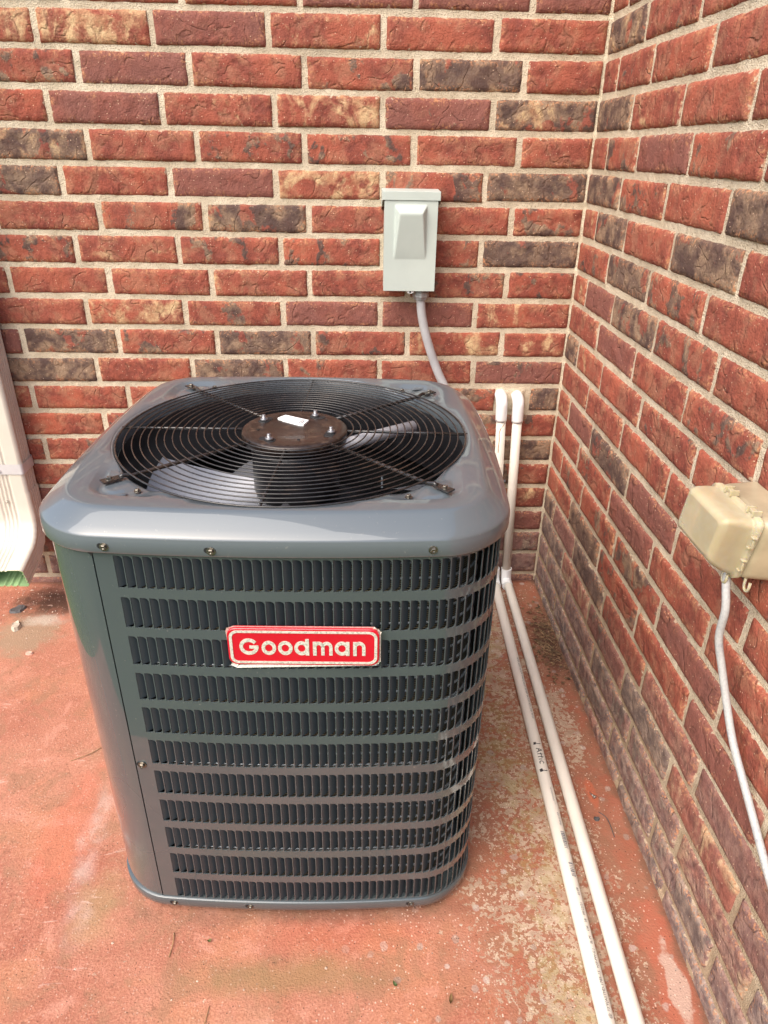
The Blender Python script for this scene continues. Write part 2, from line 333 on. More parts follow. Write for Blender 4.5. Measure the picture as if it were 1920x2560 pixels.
# ------------------------------------------------------------------ brick walls
U, V, BED0 = .254, .07678, 1.4065           # brick pitch, course height, height of the bed under course 0
JOINT, BH = .0105, .07678 - .0105
_bm = {}
def brick_mesh(L, k):
    key = (round(L, 3), k)
    if key in _bm: return _bm[key]
    rs = random.Random(hash(key) & 0xffff); off = Vector((rs.uniform(0, 90), rs.uniform(0, 90), k * 7.3))
    nx, nz = max(8, int(L / .0085)), 9
    hx, hz = L / 2, BH / 2; mb = MB(); rows = []; edge = []
    def coord(t, n, h):       # denser near the borders
        a = t / n * 2 - 1; return h * (math.sin(a * pi / 2) * .45 + a * .55)
    for j in range(nz + 1):
        row = []
        for i in range(nx + 1):
            x, z = coord(i, nx, hx), coord(j, nz, hz)
            wob = .0036
            ex = 1 if i in (0, nx) else 0; ez = 1 if j in (0, nz) else 0
            q = Vector((x * 30, z * 30, 0)) + off
            if ex: x += wob * mnoise.noise(q * 1.3) - math.copysign(.0008, x)
            if ez: z += wob * mnoise.noise(q * 1.5 + Vector((9, 1, 3))) - math.copysign(.0006, z)
            e = min(hx - abs(x), hz - abs(z))
            d = max(0, e)
            n1 = mnoise.noise(q * .7 + Vector((3, 3, 3))); n2 = mnoise.noise(q * 2.2)
            prof = -.0068 * min(1, d / .007) ** .6 + .0018
            y = prof + .0011 * n1 + .0008 * n2 * (1.4 if d < .012 else .7)
            row.append((x, y, z)); edge.append(max(0, e))
        rows.append(row)
    mb.grid(rows, smooth=True)
    n = nx + 1
    ring = [(0, i) for i in range(n)] + [(j, nx) for j in range(1, nz + 1)] + [(nz, i) for i in range(nx - 1, -1, -1)] + [(j, 0) for j in range(nz - 1, 0, -1)]
    idx = [j * n + i for j, i in ring]; base = len(mb.v)
    mb.v += [(mb.v[a][0], .03, mb.v[a][2]) for a in idx]; edge += [0.0] * len(idx)
    for a in range(len(idx)):
        b = (a + 1) % len(idx); mb.f.append((idx[a], base + a, base + b, idx[b])); mb.sm.append(False)
    me = mb.mesh('brick'); me.materials.append(M_brick)
    at = me.attributes.new('edge', 'FLOAT', 'POINT'); at.data.foreach_set('value', edge)
    _bm[key] = me; return me
#        dark  cream mauve
TYPES = {'R': (.12, .16, .14), 'r': (.03, .05, .0), 'M': (.14, .08, .95), 'D': (.86, .30, .4), 'X': (.44, .12, .1), 'T': (.18, .92, .1), 'K': (1.0, .0, .6),
         'P': (.05, .62, .15), 'B': (.80, .62, .3), 'G': (.62, .36, 1.0), 'N': (.45, .45, 1.0)}
def lay(wall, course, spans, types, place, rz, grey=0.0):
    z = BED0 + course * V + V / 2
    for n, (a, b) in enumerate(spans):
        L = b - a - JOINT
        if L < .02: continue
        ch = types[n] if n < len(types) else random.choice('RRRMXRPRDRTX')
        o = link('brick', brick_mesh(L, random.randrange(6) if L > .2 else random.randrange(3)), wall)
        c = (a + b) / 2
        o.location = place(c, z + random.uniform(-.0012, .0012), random.uniform(-.0012, .0012)); o.rotation_euler = (random.uniform(-.008, .008), random.uniform(-.006, .006), rz + random.uniform(-.004, .004))
        t = TYPES[ch]; o.color = tuple(min(1, max(0, q + random.uniform(-.05, .05) * (q > .02))) for q in t) + (1 - max(0, min(1, grey + random.uniform(-.2, .2) * (grey > 0))),)
BACK = {1: 'MMMRRR', 0: 'RRPMTT', -1: 'RBXRMX', -2: 'BMTPMr', -3: 'RRXXRBR', -4: 'DXTMrDR', -5: 'XRRBXRR', -6: 'KXXXPXR', -7: 'XXRPRRR', -8: 'PMMXTRR', -9: 'PTXDXDM',
        -10: 'NRXDRDM', -11: 'KSXRXRr', -12: 'XXRRXrR', -13: 'KRXRRXX', -14: 'XXRRMrR', -15: 'PRMRRRM', -16: 'MRRXMMR', -17: 'NMRRRMX', -18: 'MMNRMNM', -19: 'MNMMMNM'}
RIGHT = {1: 'PMRR', 0: 'BXRR', -1: 'PXRRR', -2: 'DPRRR', -3: 'PXMXR', -4: 'BXRDR', -5: 'PDRDR', -6: 'XDXRR', -7: 'PMDXRR', -8: 'RMRXRR', -9: 'DPRXRR', -10: 'RPRRXR', -11: 'PMDMRR', -12: 'RXMPRR',
         -13: 'RXXXMRR', -14: 'PDXRMRR', -15: 'BMKXPMR', -16: 'DTNKTMR', -17: 'NBMGNTM', -18: 'GTGNGMN', -19: 'GGGTGGN'}
wb = empty('brick_wall'); tag(wb, 'red flashed brick wall behind the air conditioner with cream mortar', 'wall')
wr = empty('brick_wall'); tag(wr, 'red flashed brick side wall on the right carrying the outlet cover', 'wall')
def merge_spans(heads, end):
    hs = [0.0] + [h for h in heads if h < end] + [end]; return [(hs[i], hs[i + 1]) for i in range(len(hs) - 1)]
for c in range(-19, 6):
    rr = random.Random(c * 31 + 5); j = lambda: rr.uniform(-.004, .004)
    first = 1.0 if c % 2 == 0 else .715
    heads = [U * (first + k) + j() for k in range(9)]
    if c == -11: heads = [U * .36] + heads
    sp = merge_spans(heads, U * 9.4)
    ty = BACK.get(c, '')
    if c == -11:
        plug = sp.pop(1); ty = ty[0] + ty[2:]
    lay(wb, c, sp, ty, lambda a, z, d: (-a, d, z), 0, {-19: .55, -18: .5, -17: .35, -16: .2}.get(c, 0))
    if c % 2 == 0: heads = [U * (.915 + .978 * k) + j() for k in range(9)]
    else: heads = [U * .41 + j(), U * 1.2 + j()] + [U * (2.19 + .99 * k) + j() for k in range(8)]
    lay(wr, c, merge_spans(heads, U * 8.2), RIGHT.get(c, ''), lambda a, z, d: (d, -a, z), -pi / 2, {-19: .95, -18: .85, -17: .7, -16: .45, -15: .3}.get(c, 0))
ZB, ZT = BED0 - 20 * V, BED0 + 6 * V
def mortar_sheet(length, back):
    g = MB(); nx, nz = int(length / .022), int((ZT - ZB) / .0128)
    rows = []
    for k in range(nz + 1):
        z = ZB + (ZT - ZB) * k / nz; row = []
        for i in range(nx + 1):
            a = length * i / nx
            ph = (z - BED0) / V; ph -= round(ph)
            d = .0012 * mnoise.noise(Vector((a * 25, z * 25, 3 if back else 8))) + .0009 * mnoise.noise(Vector((a * 90, z * 90, 5)))
            d += .0012 * max(0, 1 - abs(ph) * 12)          # tooled bed joints sit a touch deeper
            row.append((-a, d, z) if back else (d, -a, z))
        rows.append(row)
    g.grid(rows, smooth=True)
    if back: g.grid([[(0, .12, ZB), (0, .12, ZT)], [(-length, .12, ZB), (-length, .12, ZT)]], smooth=False); g.grid([[(0, 0, ZT), (-length, 0, ZT)], [(0, .12, ZT), (-length, .12, ZT)]], smooth=False)
    else: g.grid([[(.12, .12, ZB), (.12, .12, ZT)], [(.12, -length, ZB), (.12, -length, ZT)]], smooth=False); g.grid([[(0, .12, ZT), (0, -length, ZT)], [(.12, .12, ZT), (.12, -length, ZT)]], smooth=False)
    return g
mortar_sheet(U * 9.4, True).build('mortar_joints', M_mortar, wb)
mortar_sheet(U * 8.2, False).build('mortar_joints', M_mortar2, wr)
# vertical mortar fillet in the corner
g = MB(); rows = []
for k in range(90):
    z = ZB + (ZT - ZB) * k / 89; r = .0065 + .0025 * mnoise.noise(Vector((1, 2, z * 30)))
    rows.append([(-r - .003, .002, z), (-r * .5, -r * .28, z), (-r * .28, -r * .5, z), (.002, -r - .003, z)])
g.grid(rows, smooth=True); g.build('corner_joint', M_mortar, wb)
# mortar plug where the two plastic pipes enter the wall
def plug_mesh():
    g = MB(); x0, x1 = -U * .715 + .006, -U * .36 - .004; z0, z1 = BED0 - 11 * V + .002, BED0 - 10 * V - .003; rows = []
    for k in range(12):
        row = []
        for i in range(15):
            u, v = i / 14, k / 11; x = x0 + (x1 - x0) * u; z = z0 + (z1 - z0) * v
            e = min(u, 1 - u, v, 1 - v); d = -.004 * min(1, e * 8) + .0035 * mnoise.noise(Vector((x * 60, z * 60, 1)))
            row.append((x, d + .001, z))
        rows.append(row)
    g.grid(rows); return g
plug_mesh().build('mortar_plug', M_mortar, wb)
# mortar wash at the foot of the right wall
g = MB(); rows = []
for k in range(80):
    y = -.02 - k * .024; n = mnoise.noise(Vector((3, y * 18, 0))); z = gz(y)
    rows.append([(-.0035 - .002 * n, y, z - .004), (-.004 - .0025 * n, y, z + .008 + .006 * n), (.003, y, z + .016 + .006 * n)])
g.grid(rows); g.build('mortar_wash', M_mortar2, wr)

# ------------------------------------------------------------------ air conditioner
AX, AY, AR = -.674, -.746, -.0279
ac = empty('air_conditioner', (AX, AY, 0), AR); tag(ac, 'grey louvered outdoor air conditioner with round black fan guard and red badge', 'air conditioner')
HA, RC, BOW = .315, .086, .017
def perim(off=0.0, n=48):
    """closed outline, counter-clockwise, starting at the front centre going right"""
    a, rc = HA + off, RC + off; pts = []
    for q in range(4):
        ang0 = -pi / 2 + q * pi / 2; pts_side = []
        cx, cy = [(a - rc, -a + rc), (a - rc, a - rc), (-a + rc, a - rc), (-a + rc, -a + rc)][q]
        for k in range(n // 2 + 1):
            t = ang0 + pi / 2 * k / (n // 2); pts_side.append((cx + rc * math.cos(t), cy + rc * math.sin(t)))
        pts += pts_side
    full = []
    for i in range(len(pts)):
        p, q = Vector(pts[i]), Vector(pts[(i + 1) % len(pts)]); d = (q - p).length; m = max(1, int(d / .006))
        for k in range(m): full.append(p + (q - p) * (k / m))
    res = []
    for p in full:
        fx = BOW * (1 - min(1, abs(p.y) / a) ** 2) * (p.x / a); fy = BOW * (1 - min(1, abs(p.x) / a) ** 2) * (p.y / a)
        res.append(Vector((p.x + fx, p.y + fy)))
    s0 = min(range(len(res)), key=lambda i: abs(res[i].x) + (10 if res[i].y > 0 else 0))
    return res[s0:] + res[:s0]
PER = perim(); PS = [0.0]
for i in range(len(PER)): PS.append(PS[-1] + (PER[(i + 1) % len(PER)] - PER[i]).length)
PL = PS[-1]
import bisect
def at_s(s):
    s = s % PL; i = min(len(PER) - 1, bisect.bisect_right(PS, s) - 1); t = (s - PS[i]) / (PS[i + 1] - PS[i])
    p, q = PER[i], PER[(i + 1) % len(PER)]
    def nrm(k):
        d = (PER[(k + 1) % len(PER)] - PER[k - 1]).normalized(); return Vector((d.y, -d.x))
    nn = (nrm(i) * (1 - t) + nrm((i + 1) % len(PER)) * t).normalized()
    return p + (q - p) * t, nn
def sp(s, z, d=0.0):
    p, n = at_s(s); return (p.x - n.x * d, p.y - n.y * d, z)
def s_of_x(x):
    lo, hi = -.3, .3
    for _ in range(50):
        mi = (lo + hi) / 2
        if at_s(mi)[0].x < x: lo = mi
        else: hi = mi
    return lo
ZP0, ZP1 = .020, .752
S_SEAM = s_of_x(-.232)
CW = .235                                     # width of the plain corner panel
# plain corner panel
g = MB(); rows = []
SA, SB = S_SEAM - CW, S_SEAM - .0022
for z in (ZP0, .2, .4, .6, ZP1): rows.append([sp(SA + (SB - SA) * k / 60, z, .0004) for k in range(61)])
g.grid(rows); g.grid([[sp(SB, z, .0004) for z in (ZP0, ZP1)], [sp(SB, z, .012) for z in (ZP0, ZP1)]], smooth=False)
g.build('corner_panel', M_paint, ac)
g = MB(); g.grid([[sp(SA - .004, z, .009), sp(S_SEAM - .003, z, .009), sp(S_SEAM + .012, z, .011)] for z in (ZP0, ZP1)], smooth=False)
g.build('seam_backing', M_dark, ac)
# louvered panel: frames round every opening
PITCH, OW, ROWS, RPITCH, ZR1, OH = .0132, .0119, 11, .0660, .7345, .0505
S0 = s_of_x(-.2055); NC = int((PL - (S0 - S_SEAM) - CW - .012) / PITCH)
panel = MB()
def opening(n=5):
    r = .0058; z0, z1 = -OH / 2, OH / 2; pts = [(0, z0), (OW * .25, z0), (OW - r, z0)]
    pts += [(OW - r + r * math.sin(pi / 2 * k / n), z0 + r - r * math.cos(pi / 2 * k / n)) for k in range(1, n + 1)]
    pts += [(OW, 0)]
    pts += [(OW - r + r * math.cos(pi / 2 * k / n), z1 - r + r * math.sin(pi / 2 * k / n)) for k in range(0, n + 1)]
    pts += [(OW * .25, z1), (0, z1), (0, 0)]
    return pts
OPN = opening()
def outer(p):
    # project opening outline onto its cell rectangle
    x, z = p; cx, cz = OW / 2, 0; hx, hz = PITCH / 2, RPITCH / 2; dx, dz = x - cx, z - cz
    if abs(dz) >= OH / 2 - .006: return (cx + max(-hx, min(hx, dx * (hx / (OW / 2)))), math.copysign(hz, dz)) if abs(dx) < OW / 2 - .0005 or True else None
    return (cx + math.copysign(hx, dx), dz)
OUT = [outer(p) for p in OPN]
for c in range(NC):
    s = S0 + c * PITCH
    for r in range(ROWS):
        zc = ZR1 - OH / 2 - r * RPITCH; m = len(OPN)
        a = [sp(s + p[0], zc + p[1]) for p in OPN]; b = [sp(s + p[0], zc + p[1]) for p in OUT]; d = [sp(s + p[0], zc + p[1], .0016) for p in OPN]
        e = [sp(s + p[0] - .0002, zc + p[1], .0005) for p in OPN]
        panel.add(a + b + d, [(i, (i + 1) % m, m + (i + 1) % m, m + i) for i in range(m)] + [(i, 2 * m + i, 2 * m + (i + 1) % m, (i + 1) % m) for i in range(m)])
ztop = ZR1 - OH / 2 + RPITCH / 2; zbot = ZR1 - OH / 2 - (ROWS - 1) * RPITCH - RPITCH / 2
def strip(s0, s1, z0, z1):
    n = max(1, int(abs(s1 - s0) / .0132)); panel.grid([[sp(s0 + (s1 - s0) * k / n, z) for k in range(n + 1)] for z in (z0, z1)], smooth=True)
SL = S0 - (PITCH - OW) / 2; SR = SL + NC * PITCH
if zbot > ZP0: strip(SL, SR, ZP0, zbot)
strip(SL, SR, ztop - .0005, ZP1)
strip(S_SEAM, SL, ZP0, ZP1); strip(SR, S_SEAM - CW + PL, ZP0, ZP1)
panel.grid([[sp(S_SEAM, z) for z in (ZP0, ZP1)], [sp(S_SEAM, z, .004) for z in (ZP0, ZP1)]], smooth=False)
lp = panel.build('louvered_panel', M_paint, ac); fix_normals(lp)
# the vanes
def vane():
    g = MB(); rows = []; r = .0055
    for j in range(9):
        row = []; t = j / 8
        for i in range(6):
            u = i / 5; x = .0002 + u * (OW - .0012)
            lim = OH / 2 - .0003
            if x > OW - r: lim = OH / 2 - r + math.sqrt(max(0, r * r - (x - OW + r) ** 2)) - .0003
            row.append((x, .0006 + .0105 * u ** 1.15, -lim + 2 * lim * t))
        rows.append(row)
    g.grid(rows); return g
vm = vane().mesh('louver'); vm.materials.append(M_paintd)
rest = MB()
SUBC = 37
for c in range(NC):
    s = S0 + c * PITCH
    for r in range(ROWS):
        zc = ZR1 - OH / 2 - r * RPITCH; p, n = at_s(s)
        ra = math.atan2(n.y, n.x) + pi / 2
        if c < SUBC and r < 8:
            link('louver', vm, lp, (p.x, p.y, zc), (0, 0, ra))
        else:
            R = Matrix.Rotation(ra, 3, 'Z'); rest.add([R @ v.co + Vector((p.x, p.y, zc)) for v in vm.vertices], [tuple(f.vertices) for f in vm.polygons], True)
tag(rest.build('louver_field', M_paintd, lp), kind='stuff')
# coil behind the louvers
g = MB(); ins = .034
g.grid([[sp(PL * k / 160, z, ins) for k in range(160)] for z in (.03, .25, .5, .735)], closed=True)
coil = g.build('coil', M_coil, ac)
g = MB()
for k in range(27):
    z = .045 + k * .0256; g.tube([sp(PL * i / 90, z, ins - .003) for i in range(90)], .0022, 5, closed=True)
tag(g.build('coil_tubes', M_inner, coil), kind='stuff')
g = MB(); g.grid([[sp(PL * k / 160, z, ins + .006) for k in range(160)] for z in (.03, .735)], closed=True)
g.build('inner_liner', M_dark, coil)
# base pan
g = MB(); prof = [(-.010, .0205), (.002, .0207), (.0032, .0195), (.0035, .003), (.0005, -.004), (-.03, -.004)]
g.grid([[sp(PL * k / 200, z, -o) for k in range(200)] for o, z in prof], closed=True)
g.f.append(tuple(range(len(g.v) - 200, len(g.v)))); g.sm.append(False)
g.build('base_pan', M_paint, ac)
for fx, fy in ((-.2, -.2), (.2, -.2), (-.2, .2), (.2, .2)):
    f = MB(); f.lathe([(.03, -.0205 if fy < 0 else -.0145), (.03, -.004)], (fx, fy, 0), 16); f.build('foot_pad', M_dark, ac)
# top cap : polar sheet from the fan hole to the skirt
NA = 288; RH = .2915
def ray_out(th, off):
    o = PER_OFF[off]; d = Vector((math.cos(th), math.sin(th)))
    return o
outl = {}
def polar_outline(off):
    pts = perim(off); an = sorted((math.atan2(p.y, p.x), p.length) for p in pts); a = [q[0] for q in an]; rr = [q[1] for q in an]
    def f(th):
        th = (th + pi) % (2 * pi) - pi; i = bisect.bisect_right(a, th)
        if i == 0 or i == len(a): a0, a1, r0, r1 = a[-1] - 2 * pi, a[0], rr[-1], rr[0]; th = th if i == 0 else th - 2 * pi
        else: a0, a1, r0, r1 = a[i - 1], a[i], rr[i - 1], rr[i]
        return r0 + (r1 - r0) * (th - a0) / max(1e-9, a1 - a0)
    return f
cap_prof = [(.0075, .7425), (.0085, .7445), (.0085, .7625), (.0078, .7640), (.0078, .7655), (.0066, .7680), (.0045, .7702), (-.0030, .7760), (-.0150, .7843), (-.0225, .7892), (-.0255, .7910), (-.0290, .7921), (-.0325, .7925)]
fs_out = [polar_outline(o) for o, z in cap_prof]
f_in1, f_in2 = polar_outline(-.056), polar_outline(-.070)
rows = []
ths = [2 * pi * k / NA for k in range(NA)]
for f, (o, z) in zip(fs_out, cap_prof): rows.append([(f(t) * math.cos(t), f(t) * math.sin(t), z) for t in ths])
fl = fs_out[-1]
def ringrow(fr, zf): rows.append([(fr(t) * math.cos(t), fr(t) * math.sin(t), zf(t)) for t in ths])
DROP = .0075
def room(t): return sstep(.004, .03, f_in2(t) - RH)         # recess only where there is room for it
ringrow(lambda t: max(RH + .003, f_in1(t)), lambda t: .7925)
ringrow(lambda t: max(RH + .0025, f_in1(t) - .003), lambda t: .7920 - .0004 * room(t))
ringrow(lambda t: max(RH + .002, f_in2(t) + .004), lambda t: .7915 - (DROP - .0008) * room(t))
ringrow(lambda t: max(RH + .0015, f_in2(t)), lambda t: .7912 - DROP * room(t))
# raised pads at the guard feet
FEET = [(-.2405, -.2145), (.2395, -.2295), (-.231, .2295), (.2445, .212)]
for k in range(1, 8):
    def zf(t, k=k):
        r = max(RH, f_in2(t)) * (1 - k / 8) + RH * (k / 8); z = .7912 - DROP * room(t); p = Vector((r * math.cos(t), r * math.sin(t)))
        for fx, fy in FEET:
            d = (p - Vector((fx, fy)) * .985).length; z += .0035 * sstep(.040, .030, d)
        return z
    ringrow(lambda t, k=k: max(RH + .001, f_in2(t)) * (1 - k / 8) + RH * (k / 8), zf)
ringrow(lambda t: RH, lambda t: .7912 - DROP * room(t))
ringrow(lambda t: RH - .0025, lambda t: .789 - DROP * room(t))
ringrow(lambda t: RH - .003, lambda t: .764)
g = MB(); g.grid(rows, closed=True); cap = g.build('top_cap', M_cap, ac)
# embossed arcs round each foot
for fx, fy in FEET:
    a0 = math.atan2(fy, fx)
    for da in (-1.2, 1.2):
        g = MB(); pts = [(fx * .985 + .047 * math.cos(a0 + da + q), fy * .985 + .047 * math.sin(a0 + da + q), .7862) for q in [(-.42 + .84 * k / 10) for k in range(11)]]
        rad = [.001 + .0042 * math.sin(pi * k / 10) ** .5 for k in range(11)]
        rows = []
        for p, r in zip(pts, rad):
            dv = Vector((p[0] - fx * .985, p[1] - fy * .985)).normalized()
            rows.append([(p[0] + dv.x * r * math.cos(q), p[1] + dv.y * r * math.cos(q), p[2] - .0006 + .0028 * math.sin(q) * min(1, r / .004)) for q in [pi * i / 6 for i in range(7)]])
        g.grid(rows); g.build('embossed_rib', M_cap, cap)
    g = MB(); q = Vector((fx, fy)).normalized(); hx_, hy_ = fx + q.x * .024 * 1, fy + q.y * .024
    g.lathe([(0.0028, .0), (.0028, .0004)], (hx_, hy_, .7862), 12); g.build('drain_hole', M_dark, cap)
# fan orifice, motor, blades
g = MB(); g.lathe([(RH - .004, .765), (RH - .012, .74), (RH - .014, .68), (RH - .008, .655)], (0, 0, 0), 96, caps=False); g.build('fan_orifice', M_motor, ac)
HC = (0.002, -.008)
def guard_z(r): return .7900 + .003 * (1 - (r / .29) ** 2)
guard = empty('fan_guard'); guard.parent = ac
NR = 16
for k in range(NR):
    r = .0985 + (.2865 - .0985) * k / (NR - 1); n = 120
    g = MB(); g.tube([(HC[0] + r * math.cos(2 * pi * i / n), HC[1] + r * math.sin(2 * pi * i / n), guard_z(r) + .0032) for i in range(n)], (.00118 if k < NR - 1 else .0016), 6, closed=True)
    g.build('guard_ring', M_black, guard)
spk = []
for i, (fx, fy) in enumerate(FEET):
    v = Vector((fx - HC[0], fy - HC[1])); L = v.length; d = v.normalized()
    g = MB(); P = lambda r, z: (HC[0] + d.x * r, HC[1] + d.y * r, z)
    g.tube([P(.07, guard_z(.07) - .001), P(.2, guard_z(.2) - .001), P(L - .035, guard_z(.29) - .0005), P(L - .022, .7935), P(L - .017, .7918)], .0032, 8)
    sx = Vector((-d.y, d.x)); zf = .7905
    vs = []
    for z in (zf, zf + .0022):
        for r, wd in ((L - .02, .0065), (L + .009, .0075)):
            for sg in (-1, 1): vs.append((HC[0] + d.x * r + sx.x * wd * sg, HC[1] + d.y * r + sx.y * wd * sg, z))
    g.add(vs, [(0, 1, 3, 2), (4, 6, 7, 5), (0, 4, 5, 1), (2, 3, 7, 6), (0, 2, 6, 4), (1, 5, 7, 3)])
    o = g.build('guard_spoke', M_black, guard); fix_normals(o)
for a in (-pi / 2 - .06, 0.0 - .005, pi / 2 - .02, pi - .03):
    d = Vector((math.cos(a), math.sin(a))); g = MB()
    g.tube([(HC[0] + d.x * r, HC[1] + d.y * r, guard_z(min(r, .29)) - .0006) for r in (.07, .14, .21, .293)], .0026, 8)
    g.build('guard_spoke', M_black, guard)
def hexscrew(parent, loc, rot, mat=M_zinc, s=1.0):
    g = MB(); g.lathe([(.0058 * s, 0), (.0058 * s, .0009 * s)], n=20); g.lathe([(.0040 * s, .0008 * s), (.0040 * s, .0036 * s), (.0034 * s, .0042 * s), (.0016 * s, .0040 * s), (.0, .0030 * s)], n=6, smooth=False)
    o = g.build('screw', mat, parent, loc, rot); return o
M_scr = simple('dark_zinc_screw', (.20, .185, .16), .3, .9, .4, 220)
for fx, fy in FEET:
    hexscrew(guard, (fx * .993, fy * .993, .7926), (0, 0, random.random()), M_scr)
for px, py in ((-.192, -.238), (.186, -.245), (-.186, .24), (.19, .236)):
    hexscrew(cap, (px, py, .7863), (0, 0, random.random()), M_scr, .9)
plate = MB(); plate.lathe([(z[0], z[1] - .0045) for z in [(.078, .781), (.0885, .7845), (.0885, .7985), (.086, .8005), (.074, .8012), (.071, .8006), (.045, .8004), (.043, .7996), (.0, .7996)]], (HC[0], HC[1], 0), 72)
plate = plate.build('motor_plate', M_hub, ac)
for a in (149, 63, -18, 238):
    x, y = HC[0] + .066 * math.cos(math.radians(a)), HC[1] + .066 * math.sin(math.radians(a)); tx, ty = -math.sin(math.radians(a)), math.cos(math.radians(a))
    g = MB(); g.lathe([(.0105, .0), (.0102, .0006), (.006, .0007)], (x, y, .7960), 24); g.lathe([(.0085, .0), (.0082, .0009)], (x - tx * .011, y - ty * .011, .7960), 24)
    g.build('slot_hole', M_dark, plate)
    g = MB(); g.lathe([(.0068, .7965), (.0068, .8005), (.006, .8012), (.0036, .8012), (.0034, .8065), (.003, .8075), (0, .8075)], (x, y, 0), 12); g.build('stud', M_scr2, plate)
for x, y in ((.012, -.052), (.05, .042), (-.06, -.01)):
    g = MB(); g.lathe([(.0026, 0), (.0026, .0005)], (HC[0] + x, HC[1] + y, .7962), 10); g.build('vent_hole', M_dark, plate)
g = MB(); lz = .7982
lp2 = [(-.0225, .060), (-.0345, .044), (-.0335, .040), (.008, .0125), (.0135, .0125), (.0205, .035)]
g.add([(HC[0] + x, HC[1] + y, lz) for x, y in lp2] + [(HC[0] + x, HC[1] + y, .7948) for x, y in lp2], [tuple(range(6))] + [(i, 6 + i, 6 + (i + 1) % 6, (i + 1) % 6) for i in range(6)])
lab = g.build('paper_label', M_label, plate); fix_normals(lab)
g = MB(); rl = random.Random(3)
for i in range(34):
    x, y = rl.uniform(.004, .014), rl.uniform(.018, .031) ; q = .0007; g.add([(HC[0] + x - q, HC[1] + y - q, lz + .0004), (HC[0] + x + q, HC[1] + y - q, lz + .0004), (HC[0] + x + q, HC[1] + y + q, lz + .0004), (HC[0] + x - q, HC[1] + y + q, lz + .0004)], [(0, 1, 2, 3)])
g.build('label_print', M_inkf, lab)
g = MB(); g.lathe([(.0, .672), (.06, .672), (.072, .680), (.0745, .69), (.0745, .760), (.07, .7745), (0, .7745)], (HC[0], HC[1], 0), 48); g.build('fan_motor', M_motor, ac)
def blade(a0):
    g = MB(); rows = []
    for i in range(9):
        r = .055 + (.262 - .055) * i / 8; wd = .62 + .42 * (i / 8); row = []
        for j in range(11):
            t = j / 10 - .5; a = a0 + t * wd * 1.15 + .12 * (i / 8); row.append((HC[0] + r * math.cos(a), HC[1] + r * math.sin(a), .655 - t * .13 * (.75 + .25 * i / 8) - .010 * (4 * t * t)))
        rows.append(row)
    g.grid(rows); rows2 = [[(x, y, z - .0015) for x, y, z in r] for r in rows]; g.grid([list(reversed(r)) for r in rows2])
    g.build('fan_blade', M_alu, ac)
for a in (192, 282, 12, 102): blade(math.radians(a))
g = MB(); g.lathe([(0, .635), (.06, .635), (.062, .65), (.03, .67), (0, .671)], (HC[0], HC[1], 0), 32); g.build('fan_hub', M_alu, ac)
g = MB(); g.box(-.26, .26, -.26, .26, .024, .03); g.build('floor_pan', M_motor, ac)
g = MB(); g.lathe([(0, .03), (.085, .03), (.09, .05), (.09, .26), (.07, .30), (.0, .31)], (.03, .03, 0), 32); g.build('compressor', M_motor, ac)
g = MB(); g.box(.150, .154, .10, .23, .03, .60); g.box(.154, .235, .10, .104, .03, .60); g.build('control_partition', M_inner, ac)
# motor lead conduit under the guard
ca, cb = Vector((.088, -.015, .772)), Vector((.206, .073, .772)); d_ = (cb - ca).normalized()
g = MB(); g.tube([ca - d_ * .06, ca, cb], .0105, 20); cnd = g.build('lead_conduit', simple('pale_grey_pvc', (.52, .53, .56), .42, 0, .04), ac)
def text_mesh(body, size, name='lettering', bold=0.0, shear=0.0):
    cu = bpy.data.curves.new('t', 'FONT'); cu.body = body; cu.size = size; cu.resolution_u = 2; cu.offset = bold; cu.shear = shear
    ob = bpy.data.objects.new('t', cu); COL.objects.link(ob); dg = bpy.context.evaluated_depsgraph_get(); dg.update()
    me = bpy.data.meshes.new_from_object(ob.evaluated_get(dg)); bpy.data.objects.remove(ob); bpy.data.curves.remove(cu); return me
def wrap_text(me, A, D, up, r, t0, phi0, flip=False, parent=None, mat=None, name='print', hscale=1.0):
    """lay a flat text mesh round a pipe: A start point, D unit direction of reading, up = outward at phi 0, r radius"""
    side = D.cross(up).normalized()
    for v in me.vertices:
        t, h = v.co.x, v.co.y; ph = phi0 + h * hscale / r; n = up * math.cos(ph) - side * math.sin(ph)
        v.co = A + D * (t0 + t) + n * (r + .0005)
    me.materials.clear(); me.materials.append(mat); me.update(); return link(name, me, parent)
upv = Vector((0, 0, 1)); upv = (upv - d_ * upv.dot(d_)).normalized(); side_ = d_.cross(upv)
wrap_text(text_mesh('UNDERGROUND PWR. 1/2 DIA. SCH-40', .0072), ca, d_, upv, .0105, .004, .35, parent=cnd, mat=M_inkf, name='conduit_print')
# screws of the cabinet
def scr_front(x, z, off=0.0, sc=1.0):
    s = s_of_x(x); p, n = at_s(s); hexscrew(ac, (p.x + n.x * off, p.y + n.y * off, z), (pi / 2, 0, math.atan2(n.y, n.x) + pi / 2), M_scr, sc)
    g = MB(); g.lathe([(.0042, 0), (.0042, .0003)], n=14); g.build('screw_slot', M_dark, ac, (p.x + n.x * (off + .0001) - .0052, p.y + n.y * (off + .0001), z + .0012), (pi / 2, 0, math.atan2(n.y, n.x) + pi / 2))
for x, z in ((-.21, .7525), (-.071, .7515), (.215, .7535)): scr_front(x, z, .0087, 1.05)
scr_front(-.222, .350, .0003, 1.1)
for x, z in ((-.211, .010), (-.075, .010), (.212, .010)): scr_front(x, z, .0036, .9)
for y in (-.12, .12):
    hexscrew(ac, (HA + BOW * (1 - (y / HA) ** 2) + .009, y, .7525), (0, pi / 2, 0), M_scr, 1.25)
g = MB(); q0 = s_of_x(-.2335)
